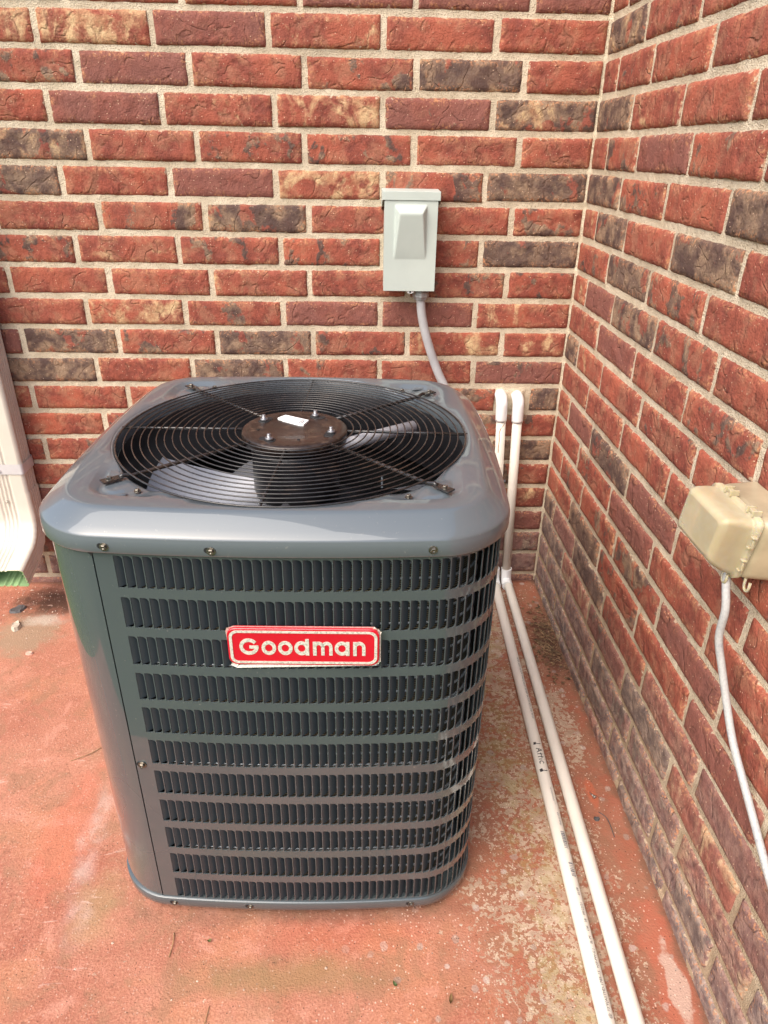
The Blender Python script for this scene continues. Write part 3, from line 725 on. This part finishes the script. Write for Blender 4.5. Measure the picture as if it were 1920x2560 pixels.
g.add([sp(q0 - .009, .7405, -.0006), sp(q0 - .001, .7325, -.0006), sp(q0 + .001, .733, -.0006), sp(q0 + .002, .7382, -.0006), sp(q0 + .022, .7382, -.0006), sp(q0 + .022, .7405, -.0006), sp(q0 - .005, .7415, -.0006)], [tuple(range(7))])
g.build('panel_notch', M_dark, ac)
# badge
badge = empty('nameplate', (.042, -.3375, .5965)); badge.parent = ac
def rrect(hx, hz, r, n=8):
    pts = []
    for cx, cz, a0 in ((hx - r, hz - r, 0), (-hx + r, hz - r, pi / 2), (-hx + r, -hz + r, pi), (hx - r, -hz + r, 1.5 * pi)):
        pts += [(cx + r * math.cos(a0 + pi / 2 * k / n), cz + r * math.sin(a0 + pi / 2 * k / n)) for k in range(n + 1)]
    return pts
def slab(pts, y0, y1, bev=0.0):
    g = MB(); n = len(pts); rows = [[(x, y0, z) for x, z in pts], [(x, y1 + bev, z) for x, z in pts]]
    if bev: rows.append([(x * (1 - bev / .1), y1, z * (1 - bev / .03)) for x, z in pts])
    g.grid(rows, closed=True, smooth=False, capa=True, capb=True); return g
def ringslab(po, pi_, y0, y1):
    g = MB(); g.grid([[(x, y0, z) for x, z in po], [(x, y1, z) for x, z in po], [(x, y1, z) for x, z in pi_], [(x, y0, z) for x, z in pi_]], closed=True, smooth=False); return g
HXB, HZB = .1055, .0315
fix_normals(slab(rrect(HXB, HZB, .0125), .006, -.0012, .0008).build('badge_plate', M_red, badge))
fix_normals(ringslab(rrect(HXB - .0028, HZB - .0032, .011), rrect(HXB - .0068, HZB - .0068, .0085), -.001, -.0019).build('badge_border', M_foil, badge))
g = MB(); rb = random.Random(11); rows = []
pts = rrect(HXB + .002, HZB + .0018, .010)
pts = [(x + rb.uniform(-.0014, .0016) + (0.003 if (x < -.09 and z < -.02) else 0), z + rb.uniform(-.0012, .0008) - (.006 * sstep(-.06, -.1, x) if z < -.02 else 0)) for x, z in pts]
g.add([(x, .002 + rb.uniform(-.0006, .0006), z) for x, z in pts] + [(x * .97, .0035, z * .9) for x, z in pts], [(i, (i + 1) % len(pts), len(pts) + (i + 1) % len(pts), len(pts) + i) for i in range(len(pts))])
g.build('badge_foil_edge', M_foil, badge)
def stroke(g, pts, w, y, dy=.0006, closed=False):
    n = len(pts); L = []; R = []
    for i, p in enumerate(pts):
        a = pts[(i - 1) % n] if closed or i else p; b = pts[(i + 1) % n] if closed or i < n - 1 else p
        d = Vector((b[0] - a[0], b[1] - a[1])).normalized(); q = Vector((-d.y, d.x)) * w / 2
        L.append((p[0] + q.x, p[1] + q.y)); R.append((p[0] - q.x, p[1] - q.y))
    zs = lambda z: -.0012 + (z + .0012) * 1.2
    rows = [[(x, y, zs(z)) for x, z in L], [(x, y - dy, zs(z)) for x, z in L], [(x, y - dy, zs(z)) for x, z in R], [(x, y, zs(z)) for x, z in R]]
    if closed: rows = [r + [r[0]] for r in rows]
    g.grid(rows, smooth=False)
    if not closed: 
        for e in (0, n - 1): g.add([rows[k][e] for k in range(4)], [(0, 1, 2, 3)])
def arc(cx, cz, r, a0, a1, n=20, rz=None): return [(cx + r * math.cos(a0 + (a1 - a0) * k / n), cz + (rz or r) * math.sin(a0 + (a1 - a0) * k / n)) for k in range(n + 1)]
# hand-drawn geometric lettering of the badge: x advances in metres
g = MB(); W_ = .0050; zc = -.0012; xr = .0078; Y0, Y1 = -.0010, -.0014
x = -.0760                                      # G
stroke(g, arc(x, zc + .0016, .0108, .62, 2 * pi - .03, 30, .0094), W_, Y0); stroke(g, [(x + .0005, zc + .0012), (x + .0134, zc + .0012)], .0042, Y1)
for x in (-.0485, -.0255): stroke(g, arc(x, zc, .0077, 0, 2 * pi, 28)[:-1], W_, Y0, closed=True)
x = -.0028                                      # d
stroke(g, arc(x, zc, .0077, 0, 2 * pi, 28)[:-1], W_, Y0, closed=True); stroke(g, [(x + .0079, zc - .0102), (x + .0079, zc + .0135)], W_, Y1)
x = .0155                                       # m
stroke(g, [(x, zc - .0102), (x, zc + .0098)], W_, Y1)
for q in (0, .0112): stroke(g, arc(x + .0056 + q, zc + .0018, .0056, pi, 0, 14) + [(x + .0112 + q, zc - .0102)], W_ * .94, Y0)
x = .0535                                       # a
stroke(g, arc(x, zc, .0077, 0, 2 * pi, 28)[:-1], W_, Y0, closed=True); stroke(g, [(x + .0079, zc - .0102), (x + .0079, zc + .0098)], W_, Y1)
x = .0715                                       # n
stroke(g, [(x, zc - .0102), (x, zc + .0098)], W_, Y1); stroke(g, arc(x + .0062, zc + .0016, .0062, pi, 0, 14) + [(x + .0124, zc - .0102)], W_ * .96, Y0)
fix_normals(g.build('badge_lettering', M_foil, badge))

# ------------------------------------------------------------------ electrical disconnect box and its conduit
db = empty('disconnect_box', (-.440, 0, .904)); tag(db, 'pale grey steel electrical disconnect box on the back wall', 'electrical box')
DW, DH, DD = .0655, .226, .074
def quadbox(x0, x1, y0, y1, z0, z1): g = MB(); g.box(x0, x1, y0, y1, z0, z1); return g
bevel(quadbox(-DW + .003, DW - .003, -DD + .004, -.0015, .001, DH - .006).build('enclosure', M_box, db), .0015)
# cover with the pressed-out hump
g = MB(); y0 = -DD
def hump(x, z):
    zz = (z - .075) / (.1985 - .075)
    if not 0 <= zz <= 1: return 0.0
    hx = .0405; depth = .022 * (zz ** .9) * (1 - sstep(.80, 1.0, zz) ** 1.5)
    flat = .0395 - .0125 * min(1, zz / .82) - (.0 if zz < .82 else -.0100 * sstep(.82, 1, zz))
    a = abs(x)
    if a >= hx: return 0.0
    return depth if a <= flat else depth * (1 - sstep(flat, hx, a) * 1.0)
nx, nz = 56, 90
rows = [[(-DW + .002 + 2 * (DW - .002) * i / nx, y0 - hump(-DW + 2 * DW * i / nx, .0 + (DH - .02) * k / nz), (DH - .02) * k / nz) for i in range(nx + 1)] for k in range(nz + 1)]
g.grid(rows)
xa, xb, zb_ = -DW + .002, DW - .002, DH - .02
g.grid([[(xa, y0, 0), (xa, y0, zb_)], [(xa, y0 + .012, 0), (xa, y0 + .012, zb_)]], smooth=False); g.grid([[(xb, y0, 0), (xb, y0, zb_)], [(xb, y0 + .012, 0), (xb, y0 + .012, zb_)]], smooth=False)
g.grid([[(xa, y0, 0), (xb, y0, 0)], [(xa, y0 + .012, 0), (xb, y0 + .012, 0)]], smooth=False)
g.build('hinged_cover', M_box, db)
g = MB(); g.add([(-DW - .0035, -DD - .0025, DH - .019), (DW + .0035, -DD - .0025, DH - .019), (DW + .0035, -DD - .0025, DH), (-DW - .0035, -DD - .0025, DH), (-DW - .0035, -.002, DH - .045), (DW + .0035, -.002, DH - .045), (DW + .0035, -.002, DH + .003), (-DW - .0035, -.002, DH + .003), (-DW - .0035, -DD - .0025, DH - .04), (DW + .0035, -DD - .0025, DH - .04)],
  [(0, 1, 2, 3), (3, 2, 6, 7), (0, 3, 7, 4), (1, 5, 6, 2)])
fix_normals(bevel(g.build('rain_hood', M_box, db), .001))
g = MB(); pts = arc(0, 0, .0095, pi, 2 * pi, 12, .0065); hole = arc(0, -.0025, .0026, 0, 2 * pi, 12)
g.add([(x, -DD + .004, z) for x, z in pts] + [(x, -DD + .0055, z) for x, z in pts], [tuple(range(13)), tuple(reversed(range(13, 26)))] + [(i, i + 1, 14 + i, 13 + i) for i in range(12)])
hs = g.build('hasp_tab', M_pvcw, db, (.004, 0, -.0005)); fix_normals(hs)
g = MB(); g.add([(x, -DD + .0035, z) for x, z in hole[:-1]], [tuple(range(12))]); g.build('hasp_hole', M_dark, hs)
cn = empty('flexible_conduit', (-.407, -.042, .904)); tag(cn, 'grey flexible conduit curving from the disconnect box down behind the unit', 'conduit')
g = MB(); g.lathe([(.0175, -.0005), (.0175, -.006), (.0205, -.0065), (.0205, -.0185), (.0175, -.020), (.0165, -.026), (.0125, -.027)], n=8, smooth=False); g.build('conduit_connector', M_fit, cn)
path = []
P0 = [Vector((0, 0, -.022)), Vector((.006, 0, -.07)), Vector((.022, .0, -.13)), Vector((.052, .002, -.21)), Vector((.09, -.01, -.29)), Vector((.10, -.04, -.37)), Vector((.09, -.085, -.44)), Vector((.07, -.16, -.47)), Vector((.05, -.29, -.475))]
def catmull(P, m=8):
    out = []
    for i in range(len(P) - 1):
        a, b, c, d = P[max(0, i - 1)], P[i], P[i + 1], P[min(len(P) - 1, i + 2)]
        for k in range(m):
            t = k / m; out.append(.5 * ((2 * b) + (c - a) * t + (2 * a - 5 * b + 4 * c - d) * t * t + (3 * b - a - 3 * c + d) * t ** 3))
    return out + [P[-1]]
g = MB(); g.tube(catmull(P0), .0115, 16); g.build('conduit_sleeve', M_cond, cn)

# ------------------------------------------------------------------ plastic drain pipes
PR = .01335
def drain(label, top, bot, elbow, fl, far, stain=False):
    d = empty('drain_pipe', (bot[0], bot[1], 0)); tag(d, label, 'pipe', 'white plastic drain pipes'); o = Vector((bot[0], bot[1], 0))
    top, bot, fl, far = Vector(top), Vector(bot), Vector(fl), Vector(far); el = Vector(elbow)
    g = MB(); g.tube([top - o, bot - o], PR, 20); riser = g.build('riser', M_pvc, d)
    # top elbow into the wall
    u = (top - bot).normalized(); a = top + u * -.040; pth = [a, top + u * .0, top + u * .012 + Vector((0, .002, 0)), top + u * .022 + Vector((0, .010, 0)), top + u * .026 + Vector((0, .022, 0)), top + u * .026 + Vector((0, .05, 0))]
    g = MB(); g.tube([p - o for p in catmull(pth, 5)], .0160, 20); g.build('wall_elbow', M_pvcw, d)
    # foot elbow
    fd = (far - fl).normalized(); ud = (top - bot).normalized()
    p = [el + ud * .044, el + ud * .030, el + ud * .012 + fd * .001, el + ud * .004 + fd * .006, el + fd * .012 + ud * .0008, el + fd * .026, el + fd * .036]
    g = MB(); g.tube([q - o for q in catmull(p, 5)], .0165, 20); g.build('foot_elbow', M_pvcw, d)
    g = MB(); n = 24; g.tube([fl.lerp(far, k / n) - o for k in range(n + 1)], PR, 24); run = g.build('floor_run', M_pvc, d)
    if stain:
        g = MB(); rs = random.Random(4)
        for path, wd in (([(.010, -.044), (.004, -.052), (-.003, -.06), (-.006, -.075), (-.005, -.095), (-.0065, -.12), (-.0065, -.133)], .0022), ([(.012, -.0425), (-.012, -.0425)], .0018)):
            L = []; R_ = []
            for q, (sx, sz) in enumerate(path):
                for sg, lst in ((-1, L), (1, R_)):
                    xx = sx + (sg * wd * .5 if len(path) > 2 else 0); zz = sz + (sg * wd * .5 if len(path) == 2 else 0); ang = max(-1.4, min(1.4, xx / PR))
                    base = top + ud * zz; lst.append(base + Vector((math.sin(ang), -math.cos(ang), 0)) * (PR + .0003) - o)
            g.grid([L, R_])
        g.build('rust_streak', simple('rust_streak', (.38, .17, .05), .7, 0, .3, 200), riser)
    return d, run, o, fl, far
zf0, zf1 = gz(-.03) + PR, gz(-1.75) + PR
def ext(a, b, y): t = (y - a[1]) / (b[1] - a[1]); return (a[0] + (b[0] - a[0]) * t, y, gz(y) + PR)
drain('white plastic drain pipe nearer the right wall', (-.122, -.030, .585), (-.1015, -.026, .03), (-.1000, -.024, PR + .001), ext((-.099, -.133), (-.127, -1.276), -.03), ext((-.099, -.133), (-.127, -1.276), -1.47))
dl, run, ro, pf, pn = drain('white plastic drain pipe nearer the air conditioner with black handwriting on it', (-.1685, -.030, .588), (-.140, -.026, .03), (-.1375, -.024, PR + .001), ext((-.140, -.132), (-.174, -1.276), -.03), ext((-.140, -.132), (-.174, -1.276), -1.47), True)
pd = (pf - pn).normalized(); pup = (Vector((0, 0, 1)) - pd * pd.z).normalized()
def on_pipe(y): t = (y - pn.y) / (pf.y - pn.y); return pn.lerp(pf, t) - ro
def pprint(txt, y, size, phi, mat=M_ink, shear=0.0, hs=1.0):
    wrap_text(text_mesh(txt, size, shear=shear), on_pipe(y), pd, pup, PR, 0, phi, parent=run, mat=mat, name='pipe_print', hscale=hs)
PHI = -.55
for tx, yy, sz in (('@', -1.273, .0075), ('73°F', -1.263, .0068), ('[ASTM', -1.250, .0068), ('D-1785-15', -1.232, .0070), ('NSF-PW-G ]', -1.197, .0060), ('SL-M', -1.158, .0068), ('OK', -1.136, .0068), ('28', -1.121, .0068), ('09/22/21', -1.108, .0068), ('01:08', -1.071, .0066)):
    pprint(tx, yy, sz, PHI)
pprint('Made in USA', -.924, .0058, PHI, M_inkf); pprint('---<=====>-', -.875, .0085, PHI, M_inkf)
pprint('3/4 IN  PVC 1120  SCH-40  480 PSI  ASTM D-2665  NSF-PW-DWV  DUAL', -.632, .0072, PHI - .1, M_inkf)
def bars(ya, yb, phi, seed):
    rs = random.Random(seed); g = MB(); y = ya; side = pd.cross(pup)
    while y < yb:
        wd = rs.choice((.0012, .002, .003)); 
        vs = []
        for yy in (y, min(yb, y + wd)):
            for h in (-.0045, -.0015, .0015, .0045):
                ph = phi + h / PR; vs.append(on_pipe(yy) + (pup * math.cos(ph) - side * math.sin(ph)) * (PR + .0005))
        g.add(vs, [(0, 1, 5, 4), (1, 2, 6, 5), (2, 3, 7, 6)]); y += wd + rs.choice((.001, .0016, .0024))
    g.build('barcode', M_inkf, run)
bars(-.975, -.937, PHI + .15, 1); bars(-1.034, -1.005, PHI + .15, 2)
# marker handwriting: reads towards the viewer
mk = MB()
def mark(pts, wd=.0011):
    side = pd.cross(pup); L = []; R = []; fine = []
    for i in range(len(pts) - 1):
        for k in range(8): fine.append((pts[i][0] + (pts[i + 1][0] - pts[i][0]) * k / 8, pts[i][1] + (pts[i + 1][1] - pts[i][1]) * k / 8))
    pts = fine + [pts[-1]]
    for i, p in enumerate(pts):
        a = pts[max(0, i - 1)]; b = pts[min(len(pts) - 1, i + 1)]; d = Vector((b[0] - a[0], b[1] - a[1]))
        d = d.normalized() if d.length > 0 else Vector((1, 0)); q = Vector((-d.y, d.x)) * wd / 2
        for s, lst in ((1, L), (-1, R)):
            t, h = p[0] + s * q.x, p[1] + s * q.y; ph = -(h / PR) * -1
            lst.append(on_pipe(-.660 - t) + (pup * math.cos(ph) - side * math.sin(ph)) * (PR + .0007))
    mk.grid([L, R], smooth=False)
# t runs towards the viewer, h across (positive = right in the picture)
H = lambda pts, wd=.0011: mark([(t, -h) for t, h in pts], wd)
T0 = .049                                        # start of the first mark, counted from y = -.660
def W(pts, wd=.0019): H([(T0 + a, b) for a, b in pts], wd)
W([(-.003, -.0055), (.004, -.0065)], .0055); W([(.001, -.004), (.003, .002), (.001, .0075)], .0018)
W([(.016, -.006), (.0205, .0065)]); W([(.0205, .0065), (.027, -.006)]); W([(.018, -.001), (.025, -.001)])
W([(.0325, .0055), (.032, -.006)]); W([(.029, .0015), (.036, .002)]); W([(.0405, .006), (.040, -.006)]); W([(.037, .0018), (.044, .0022)])
W([(.0475, .002), (.047, -.0055)]); W([(.047, .0055), (.0482, .0056)], .0016)
W([(.0595, .002), (.057, .0035), (.0535, .0015), (.0525, -.002), (.0545, -.005), (.0595, -.0045)])
W([(.073, -.0065), (.081, -.0055)], .0065); W([(.078, -.003), (.079, .003), (.0765, .008)], .0018)
mk.build('handwriting', M_ink, run)

# ------------------------------------------------------------------ outlet with yellowed in-use cover, cable
oc = empty('outlet_cover', (0, -1.04, .757)); tag(oc, 'yellowed clear plastic weatherproof outlet cover on the right wall', 'outlet cover')
def loft(secs, name, mat, caps=(False, True)):
    g = MB(); g.grid(secs, closed=True, smooth=True, capa=caps[0], capb=caps[1]); return fix_normals(g.build(name, mat, oc))
def rr_yz(x, y0, y1, z0, z1, r, n=5):
    cy, cz = (y0 + y1) / 2, (z0 + z1) / 2; return [(x, cy + a + .2 * (.048 - cz - b), cz + b) for a, b in rrect((y1 - y0) / 2, (z1 - z0) / 2, r, n)]
o = loft([rr_yz(-.002, -.074, .062, -.054, .050, .012), rr_yz(-.040, -.070, .060, -.051, .047, .012), rr_yz(-.052, -.066, .057, -.050, .046, .012)], 'base_box', simple('clouded_base_plastic', (.42, .35, .23), .35, 0, .3, 9, 0, .2), (False, True))
o = loft([rr_yz(-.053, -.069, .060, -.052, .049, .013), rr_yz(-.0605, -.069, .060, -.052, .049, .013), rr_yz(-.0606, -.065, .056, -.048, .046, .012), rr_yz(-.064, -.064, .055, -.047, .0455, .012),
          rr_yz(-.078, -.0635, .052, -.040, .047, .010), rr_yz(-.094, -.064, .045, -.028, .049, .008), rr_yz(-.102, -.062, .040, -.020, .047, .007), rr_yz(-.105, -.056, .033, -.013, .041, .006)], 'bubble_lid', M_yel, (False, True))
g = MB(); g.box(-.085, -.0525, -.03, .012, -.012, .02); bevel(g.build('plug', simple('brown_plug', (.10, .06, .04), .5), oc), .006)
# hinge clips along the top, latch lugs along the near side and the bottom
for y in (-.045, .015):
    g = MB(); g.box(-.064, -.050, y - .008, y - .006, .048, .057); g.box(-.064, -.050, y + .006, y + .008, .048, .057); g.box(-.061, -.054, y - .0059, y + .0059, .050, .0555); bevel(g.build('hinge_clip', M_yel, oc), .001)
for z in (.026, .010, -.012, -.028):
    q = .2 * (.048 - z); g = MB(); g.box(-.065, -.058, -.0755 + q, -.0685 + q, z - .0014, z + .0014); bevel(g.build('latch_rib', M_yel, oc), .0008)
for z0, z1 in ((.010, .026), (-.028, -.012)):
    q = .2 * (.048 - z1); g = MB(); g.box(-.0645, -.0625, -.0768 + q, -.0745 + q, z0 + .0025, z1 - .0025); g.build('latch_bar', M_yel, oc)
for y, x in ((-.030, -.062), (-.052, -.042)):
    g = MB(); g.tube([(x, y - .006, -.049), (x, y - .006, -.058), (x, y - .004, -.063), (x, y, -.065), (x, y + .004, -.063), (x, y + .006, -.058), (x, y + .006, -.049)], .0020, 8); g.build('lock_loop', M_yel, oc)
cc = empty('white_cable', (-.06, -1.075, .69)); tag(cc, 'speckled white cable hanging from the outlet cover down the right wall', 'cable')
o0 = Vector((-.06, -1.075, .69))
cp = [(-.055, -1.06, .712), (-.058, -1.072, .69), (-.056, -1.084, .655), (-.052, -1.082, .605), (-.040, -1.093, .555), (-.03, -1.113, .505), (-.024, -1.14, .463), (-.017, -1.175, .425), (-.012, -1.225, .383), (-.012, -1.275, .352), (-.012, -1.35, .31), (-.013, -1.40, .22), (-.02, -1.42, .10), (-.03, -1.40, -.012)]
g = MB(); g.tube(catmull([Vector(p) - o0 for p in cp], 6), .0056, 12); g.build('cable_sheath', M_cord, cc)

# ------------------------------------------------------------------ downspout
dsx = -1.5455; dso = empty('downspout', (dsx, 0, 0)); tag(dso, 'cream ribbed downspout with elbow and strap at the left end of the back wall', 'downspout')
def section(hx, hy, rib=.0042):
    """ribbed rectangular outline (x, depth); depth > 0 is towards the viewer"""
    pts = []
    def side(p0, p1, nrm, ribs):
        n = 40
        for k in range(n):
            t = k / n; q = (p0[0] + (p1[0] - p0[0]) * t, p0[1] + (p1[1] - p0[1]) * t); d = 0
            for c in ribs:
                a = abs(t - c) / .05
                if a < 1: d -= rib * (1 - a * a)
            pts.append((q[0] + nrm[0] * d, q[1] + nrm[1] * d))
    c = .006
    side((-hx + c, hy), (hx - c, hy), (0, 1), (.2, .32, .44, .56)); side((hx, hy - c), (hx, -hy + c), (1, 0), (.2, .4, .6, .8)); side((hx - c, -hy), (-hx + c, -hy), (0, -1), (.3, .5, .7)); side((-hx, -hy + c), (-hx, hy - c), (-1, 0), (.2, .4, .6, .8))
    return pts
def sweep(path, hx, hy, scale, rib=.0042):
    rows = []
    for i, (y, z) in enumerate(path):
        a = path[max(0, i - 1)]; b = path[min(len(path) - 1, i + 1)]; t = Vector((b[0] - a[0], b[1] - a[1])).normalized(); nrm = Vector((t.y, -t.x))
        s = scale(i); ss = section(hx * s, hy * s, rib if not callable(rib) else rib(i)); rows.append([(x, y + nrm.x * d * 1.0, z + nrm.y * d) for x, d in ss])
    return rows
HX, HY = .0515, .034
# travelling down (t = (0,-1)) gives nrm = (-1, 0): depth towards the viewer
g = MB(); g.grid(sweep([(-.042, 2.0), (-.042, 1.2), (-.042, .6), (-.042, .335)], HX, HY, lambda i: 1), closed=True); g.build('spout_tube', M_spout, dso)
ep = [(-.042, .345), (-.042, .305), (-.042, .270)]
for k in range(1, 13):
    a = math.radians(73) * k / 12; R_ = .115; ep.append((-.042 - R_ * (1 - math.cos(a)), .270 - R_ * math.sin(a)))
a = math.radians(73); e0 = ep[-1]
for k in range(1, 4): ep.append((e0[0] - math.sin(a) * .0257 * k, e0[1] - math.cos(a) * .0257 * k))
sc = lambda i: 1.035 + (.018 * (1 if i % 2 else -1) if 3 <= i <= 14 else 0) - (.02 if i >= 16 else 0)
rows = sweep(ep, HX, HY, sc, lambda i: .0042 if i < 3 or i > 13 else .0026)
g = MB(); g.grid(rows, closed=True); eb = g.build('spout_elbow', M_spout, dso)
rows2 = sweep(ep, HX - .0022, HY - .0022, sc, lambda i: .0042 if i < 3 or i > 13 else .0026)
g = MB(); g.grid(rows2, closed=True); g.build('elbow_lining', M_spoutg, eb)
g = MB(); g.grid([rows[-1], rows2[-1]], closed=True, smooth=False); g.build('mouth_lip', M_spoutg, eb)
g = MB(); z0, z1 = .402, .432; hx, hy, yc = HX + .0025, HY + .0025, -.042
pts = rrect(hx, hy, .008, 6); g.grid([[(x, yc + y * 1.0, z) for x, y in pts] for z in (z0, z1)], closed=True, smooth=True)
st_ = g.build('strap', M_strap, dso)
hexscrew(st_, (-.01, -.042 - HY - .003, .412), (pi / 2, 0, .3), M_strap, .9)
hexscrew(eb, (-.012, -.042 - HY - .002, .318), (pi / 2, 0, .9), M_spout, .9)

# ------------------------------------------------------------------ loose bits on the patio
def chip(name, loc, sx, sy, sz, mat, seed, label, cat, group=None, rz=0):
    rs = random.Random(seed); n = 9; low = []; top = []
    for k in range(n):
        a = 2 * pi * k / n; r = 1 + rs.uniform(-.22, .22); low.append((sx * r * math.cos(a), sy * r * math.sin(a), 0)); top.append((sx * .82 * r * math.cos(a), sy * .82 * r * math.sin(a), sz * (1 + rs.uniform(-.25, .2))))
    g = MB(); g.grid([low, top], closed=True, smooth=False, capb=True); o = g.build(name, mat, None, (loc[0], loc[1], gz(loc[1])), (0, 0, rz)); tag(o, label, cat, group); return o
M_stone = simple('pale_stone', (.52, .44, .34), .85, 0, .2, 120, .5); M_shard = simple('dark_shard', (.085, .08, .08), .6, 0, .3, 60, .4)
chip('stone', (-1.537, -.233), .012, .021, .010, M_stone, 2, 'cream oblong stone chip lying before the downspout mouth', 'stone', None, .1)
chip('roof_shard', (-1.566, -.150), .022, .018, .006, M_shard, 5, 'dark grey shingle shard on the soil under the downspout', 'shard', None, .5)
chip('pebble', (-1.452, -.350), .011, .008, .006, simple('pink_stone', (.60, .38, .29), .85, 0, .2, 120, .5), 8, 'small pinkish pebble between the stone chip and the unit', 'stone')
chip('pebble', (-.071, -.892), .007, .005, .004, M_shard, 9, 'small dark pebble just below the loose screw', 'stone')
sc_ = MB(); sc_.tube([(0, 0, .0035), (.012, 0, .0028)], [.0016, .0010], 8); sc_.tube([(-.0045, 0, .0040), (-.0001, 0, .0038)], .0038, 6)
tag(sc_.build('loose_screw', M_zinc, None, (-.0615, -.838, gz(-.838)), (0, 0, 2.05)), 'loose silver screw lying between the pipes and the right wall', 'screw')
M_twig = simple('dry_twig', (.32, .19, .09), .8, 0, .3, 150)
def twig(pts, r, label, mat=M_twig):
    o = Vector((pts[0][0], pts[0][1], gz(pts[0][1]))); g = MB(); g.tube(catmull([Vector((x, y, gz(y) + r + zz)) - o for x, y, zz in pts], 4), r, 6)
    tag(g.build('twig', mat, None, o), label, 'twig', 'stray twigs on the patio')
twig([(-.890, -1.108, 0), (-.887, -1.128, .003), (-.889, -1.150, 0)], .0009, 'thin orange twig just before the left front corner of the unit')
twig([(-.806, -1.228, 0), (-.809, -1.26, .002), (-.815, -1.300, 0)], .0007, 'long straw twig lying before the unit')
twig([(-.062, -.875, 0), (-.050, -.895, .003), (-.048, -.935, 0)], .0008, 'dark bent twig beside the foot of the right wall', M_shard)
twig([(-1.21, -.72, 0), (-1.17, -.70, .002), (-1.14, -.665, 0)], .0008, 'dark twig on the bare patio left of the unit')
def leaf(x, y, L, W, rz, mat, label, curl=.004):
    g = MB(); rows = []
    for k in range(9):
        t = k / 8; wd = W * math.sin(pi * min(.97, max(.03, t))) ** .8; z = .0015 + curl * (2 * t - 1) ** 2
        rows.append([(L * (t - .5), -wd, z + .002), (L * (t - .5), 0, z), (L * (t - .5), wd, z + .0025)])
    g.grid(rows); tag(g.build('leaf', mat, None, (x, y, gz(y)), (0, 0, rz)), label, 'leaf', 'stray leaves on the patio')
M_leafb = simple('brown_leaf', (.16, .09, .03), .8, 0, .3, 120, .3); M_leafg = simple('green_leaf', (.06, .10, .025), .6, 0, .3, 120)
leaf(-.415, -1.228, .016, .003, 1.35, M_leafb, 'curled brown leaf near the bottom edge of the picture')
leaf(-.505, -1.203, .010, .0025, -.9, M_leafg, 'small dark green leaf left of the curled brown one')
leaf(-.825, -1.125, .007, .0025, .5, simple('olive_leaf', (.16, .17, .05), .7), 'tiny olive leaf below the unit front')
# litter in the corner behind the pipes: needles, leaf scraps and grit
rl = random.Random(21); g = MB()
def blob(): 
    y = -.31 + rl.gauss(0, .085); x = -.040 + rl.gauss(0, .022); return max(-.082, min(-.006, x)), max(-.55, min(-.06, y))
for k in range(260):
    x, y = blob(); a = rl.uniform(0, pi); L = rl.uniform(.004, .03); z = gz(y) + rl.uniform(.0008, .007); dz = rl.uniform(-.002, .004)
    dx, dy = math.cos(a) * L, math.sin(a) * L; x2 = min(-.004, x + dx); q = rl.uniform(.0003, .0006)
    g.add([(x, y, z - q), (x2, y + dy, z + dz - q), (x2, y + dy, z + dz + q), (x, y, z + q), (x - math.sin(a) * q * 2, y + math.cos(a) * q * 2, z)], [(0, 1, 2, 3), (3, 2, 4)])
tag(g.build('pine_needle_litter', simple('straw_needles', (.30, .19, .10), .8, 0, .6, 60)), 'dry needles caught in the corner between the pipes and the right wall', 'litter', kind='stuff')
g = MB()
for k in range(150):
    x, y = blob(); z = gz(y) + rl.uniform(.001, .006); s = rl.uniform(.003, .008); a = rl.uniform(0, 6.3); vs = []
    for q in range(5): vs.append((min(-.003, x + s * math.cos(a + q * 1.257) * rl.uniform(.5, 1)), y + s * math.sin(a + q * 1.257) * rl.uniform(.5, 1), z + rl.uniform(-.002, .003)))
    g.add(vs, [(0, 1, 2, 3, 4)])
tag(g.build('leaf_litter', simple('dry_leaf_scraps', (.13, .075, .038), .85, 0, .7, 50)), 'brown leaf scraps heaped in the corner behind the pipes', 'litter', kind='stuff')
g = MB()
for k in range(260):
    if k < 130: x, y = rl.uniform(-1.62, -1.34), -.02 - abs(rl.gauss(0, .13))
    elif k < 200: x, y = rl.uniform(-.45, -.02), rl.uniform(-1.4, -.1)
    else: x, y = rl.uniform(-1.5, -.5), rl.uniform(-1.5, -1.1)
    s = rl.choice((.0012, .0016, .0022, .003)); z = gz(y); n = 5; pts = [(x + s * rl.uniform(.7, 1.2) * math.cos(2 * pi * q / n), y + s * rl.uniform(.7, 1.2) * math.sin(2 * pi * q / n), z) for q in range(n)]
    g.add(pts + [(x, y, z + s * rl.uniform(.5, 1))], [(q, (q + 1) % n, n) for q in range(n)])
tag(g.build('grit', simple('pale_grit', (.48, .36, .28), .9, 0, .5, 60)), 'scattered sand grains and grit on the patio', 'grit', kind='stuff')
